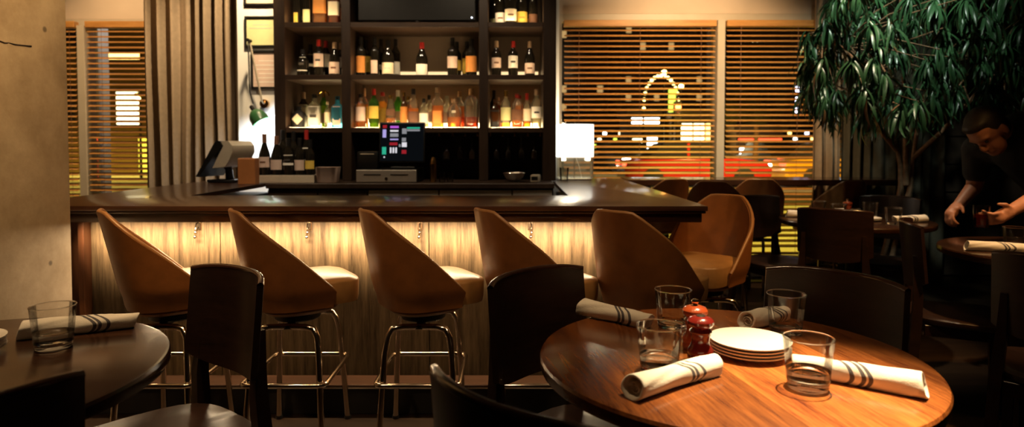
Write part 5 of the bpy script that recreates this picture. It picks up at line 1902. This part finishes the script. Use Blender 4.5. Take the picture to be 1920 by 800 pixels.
def grid(x0, x1, nx, z0, z1, nz, ww, wh, mats, p=0.5, seed=1):
    r = random.Random(seed)
    out = []
    for i in range(nx):
        for k in range(nz):
            if r.random() < p:
                out.append((x0 + (x1 - x0) * i / max(1, nx - 1), z0 + (z1 - z0) * k / max(1, nz - 1), ww, wh, r.choice(mats)))
    return out


plain('dim_pane', (0.03, 0.03, 0.035), 0.15, var=0.1)
# left
building('tan street building with pale lit window and yellow doorway outside left window', -22, -11.5, 26, 9, 'facade_tan',
         [(1.35, 2.0, .9, 1.3, 'lit_cream'), (0.1, 0.5, .55, 2.6, 'lit_warm'), (2.0, .1, .5, 1.4, 'lit_yellow'), (-1.2, 2.2, .8, 1.2, 'dim_pane'), (2.9, 2.2, .7, 1.4, 'lit_warm'),
          (1.2, 4.6, 1.3, .25, 'lit_warm'), (-.6, 5.2, 1, 1.2, 'dim_pane'), (3.2, 5.0, 1, 1.2, 'dim_pane')])
# right, nearest first
building('cream lit shop front across the street behind the wide blind', 8.0, 9.6, 31, 2.5, 'facade_tan', [(-.45, .2, .55, 2.0, 'lit_cream'), (.15, .2, .5, 2.0, 'lit_cream'), (.6, .2, .25, 2.0, 'lit_warm')], 3)
building('low restaurant with white lit band under the bulb arch sign', 6.0, 7.6, 33, 2.7, 'facade_grey', [(0, 2.25, 1.4, .3, 'lit_white'), (-.4, .5, .5, 1.0, 'lit_cream'), (.35, .4, .5, 1.2, 'lit_white')], 3)
building('store with bright window band and orange fascia behind the plant side blind', 10.4, 12.6, 30, 1.75, 'facade_tan', [(-.6, .3, .7, .75, 'lit_white'), (.3, .3, .8, .75, 'lit_cream'), (0, 1.35, 2.0, .12, 'lit_red')], 3)
building('purple grey tall block in the middle of the window view', 7.4, 13.2, 44, 14, 'facade_grey', grid(-2.4, 2.4, 6, 3, 11, 8, .35, .5, ['dim_pane', 'dim_pane', 'lit_dim'], .7, 3))
building('dark office block with a lit column of windows', 15.0, 19.0, 42, 13, 'facade_brown', [(-1.3, z, .35, .45, 'lit_cream') for z in (5.0, 5.9, 6.8, 7.4)] + [(-.5, z, .4, .3, 'lit_blue') for z in (4.4, 5.2, 6.0, 6.8)] + [(1.5, 1.8 + .7 * k, .25, .35, 'lit_blue') for k in range(5)])
building('dark brown warehouse at the left of the wide blind view', 0.5, 6.8, 46, 12, 'facade_dark', grid(-2.6, 2.6, 7, 1.0, 10, 8, .4, .5, ['dim_pane', 'dim_pane', 'lit_dim'], .45, 8))
building('dark tower at the far right with bluish sign', 19.6, 24, 41, 12, 'facade_dark', [(-1.4, 3.6, 1.2, .7, 'lit_blue'), (-1.4, 2.6, .8, .4, 'lit_white'), (-1.5, 5.2, .5, 1.2, 'lit_warm'), (-.6, 5.4, .4, 1.0, 'lit_warm')])

building('low row of small shops with many tiny lit panes left of the red light', 3.6, 7.4, 37, 2.6, 'facade_dark',
         [(-1.7 + .3 * k, 1.0 + .7 * ((k * 7) % 3) / 2, .20, .20, ('lit_cream', 'lit_white', 'lit_warm', 'lit_green')[(k * 5) % 4]) for k in range(12)], 3)
building('low arcade with tiny bluish and warm panes at the right of the window view', 13.0, 17.0, 36, 2.6, 'facade_dark',
         [(-1.8 + .32 * k, .95 + .8 * ((k * 5) % 3) / 2, .20, .22, ('lit_white', 'lit_warm', 'lit_blue', 'lit_cream')[(k * 3) % 4]) for k in range(12)], 3)
# bulb arch sign
D = 32.0
arch = thing('arch_sign', 'tall arch outlined with bright bulbs across the street', 'sign', (X_(1238, D - 1.2), D - 1.2, gz + 0.1))
pts = []
for k in range(17):
    a = PI * k / 16
    pts.append((-.82 * math.cos(a), 0, 2.9 + 1.55 * (math.sin(a) ** .8)))
MB().tube(pts, .05, 8).build('arch_tube', 'facade_dark', arch)
MB().tube([(-.82, 0, 0), (-.82, 0, 2.9)], .05, 8).build('post', 'facade_dark', arch)
MB().tube([(.82, 0, 0), (.82, 0, 2.9)], .05, 8).build('post', 'facade_dark', arch)
bm_ = MB().sphere((0, 0, 0), .075, 10, 6).mesh('bulb', 'bulb_small')
for p in pts:
    inst('bulb', bm_, arch, (p[0], -.1, p[2]))
vsn = thing('vertical_sign', 'upright yellow green lit sign beside the bulb arch', 'sign', (X_(1261, 30), 30, gz + 0.1))
MB().tube([(0, .06, 0), (0, .06, 3.0)], .05, 8).build('post', 'facade_dark', vsn)
MB().box((-.2, 0, 2.7), (.2, .05, 3.75), .01).build('face', 'lit_green', vsn)


def street_lamp(label, px, py, D, bulbmat, r=.11):
    x = X_(px, D)
    z = 1.2 + (270 - py) * D / 1210 - (gz + .1)
    t = thing('street_lamp', label, 'street lamp', (x, D, gz + .1), 0, 'street lamps across the road')
    MB().tube([(0.0, 0.1, 0), (0.0, 0.1, z + .25), (0, 0, z + .2)], [.05, .035, .03], 8).build('pole', 'black_metal', t)
    MB().lathe([(0, z + .22), (.10, z + .2), (.15, z + .09), (0, z + .085)], 14).build('hood', 'black_metal', t)
    MB().sphere((0, 0, z), r, 12, 8).build('bulb', bulbmat, t)
    return t


street_lamp('amber street lamp above the bulb arch, star bright', 1244, 137, 27, 'bulb_amber', .10)
street_lamp('amber street lamp right of the bulb arch', 1276, 163, 28, 'bulb_amber', .10)
street_lamp('white street lamp seen through the narrow left blind', 157, 138, 20, 'headlight', .11)
street_lamp('small amber street lamp seen near the beige curtain', 261, 186, 22, 'bulb_amber', .07)
tl = thing('traffic_light', 'traffic light showing red through the wide blind', 'traffic light', (X_(1270, 21), 21, gz + .1))
zr = 1.2 + (270 - 201) * 21 / 1210 - gz - .1
MB().tube([(0, .12, 0), (0, .12, zr + .4)], .045, 8).build('pole', 'black_metal', tl)
hd_ = MB().box((-.13, -.05, zr - .65), (.13, .10, zr + .18), .02).build('housing', 'black_metal', tl)
MB().sphere((0, -.06, zr), .095, 12, 8, (1, .5, 1)).build('red_lens', 'bulb_red', tl)
MB().sphere((0, -.06, zr - .25), .085, 12, 8, (1, .5, 1)).build('amber_lens', 'dim_pane', tl)
MB().sphere((0, -.06, zr - .5), .085, 12, 8, (1, .5, 1)).build('green_lens', 'dim_pane', tl)


def car(label, x, y, mat, side=True, rz=0.0, tail=True):
    t = thing('car', label, 'car', (x, y, gz), rz, 'cars on the street outside')
    prof = [(-2.15, .22), (-2.2, .55), (-2.12, .80), (-1.5, .86), (1.2, .88), (2.05, .78), (2.2, .55), (2.15, .22)]
    bm = MB()
    rings = []
    for yy, sc in ((-.85, .96), (-.80, 1.0), (.80, 1.0), (.85, .96)):
        rings.append([(a * sc, yy, .22 + (b - .22) * sc) for a, b in prof])
    bm.loft(rings)
    bm.build('body', mat, t, 30)
    cab_ = [(-1.55, .862), (-1.0, 1.34), (.50, 1.38), (1.15, .884)]
    MB().loft([[(a, -.74, b) for a, b in cab_], [(a, .74, b) for a, b in cab_]]).build('cabin_glass', 'dim_pane', t, 0)
    MB().box((-1.0, -.72, 1.36), (.48, .72, 1.42), .02).build('roof', mat, t)
    for px_ in (-.28,):
        MB().box((px_ - .04, -.745, .87), (px_ + .04, -.738, 1.34), .002).build('door_pillar', mat, t)
    for wx in (-1.35, 1.35):
        for wy in (-.78, .78):
            MB().lathe([(0, -.1), (.26, -.1), (.31, -.07), (.31, .07), (.26, .1), (0, .1)], 20).xform(Matrix.Translation((wx, wy, .31)) @ Matrix.Rotation(PI / 2, 4, 'X')).build('wheel', 'tyre', t)
    for wy in (-.6, .6):
        MB().box((-2.21, wy - .2, .66), (-2.14, wy + .2, .80), .02).build('tail_light', 'tail_red', t)
        MB().box((2.12, wy - .16, .60), (2.20, wy + .16, .74), .02).build('head_light', 'headlight', t)
    return t


car('red car passing close outside the window behind the mullion', 5.55, 20.0, 'car_red')
car('yellow taxi following the red car along the street', 10.4, 20.2, 'car_yellow')
car('grey car waiting across the street with headlights on, left one', 5.0, 29.2, 'car_grey', rz=R(-80))
car('grey car waiting across the street near the cream shop', 2.6, 30.5, 'car_grey', rz=R(-85))
car('dark car parked across the street by the lit store', 10.6, 26.5, 'car_grey', rz=R(95))

# dark street tree beyond the plant side window
stt = thing('street_tree', 'dark bushy street tree outside the plant side blind', 'tree', (X_(1415, 24), 24, gz + .1))
MB().tube([(0, 0, 0), (.05, 0, 1.6), (0, 0, 2.4)], [.12, .09, .05], 8).build('trunk', 'trunk_bark', stt)
cr = MB()
rr = random.Random(4)
for k in range(30):
    a, b = rr.uniform(0, 6.28), rr.uniform(-.9, 1)
    cr.sphere((1.0 * math.cos(a) * rr.random(), 1.0 * math.sin(a) * rr.random(), 3.3 + b * 1.2), rr.uniform(.35, .65), 8, 6)
cr.build('crown', 'far_leaves', stt, 0)
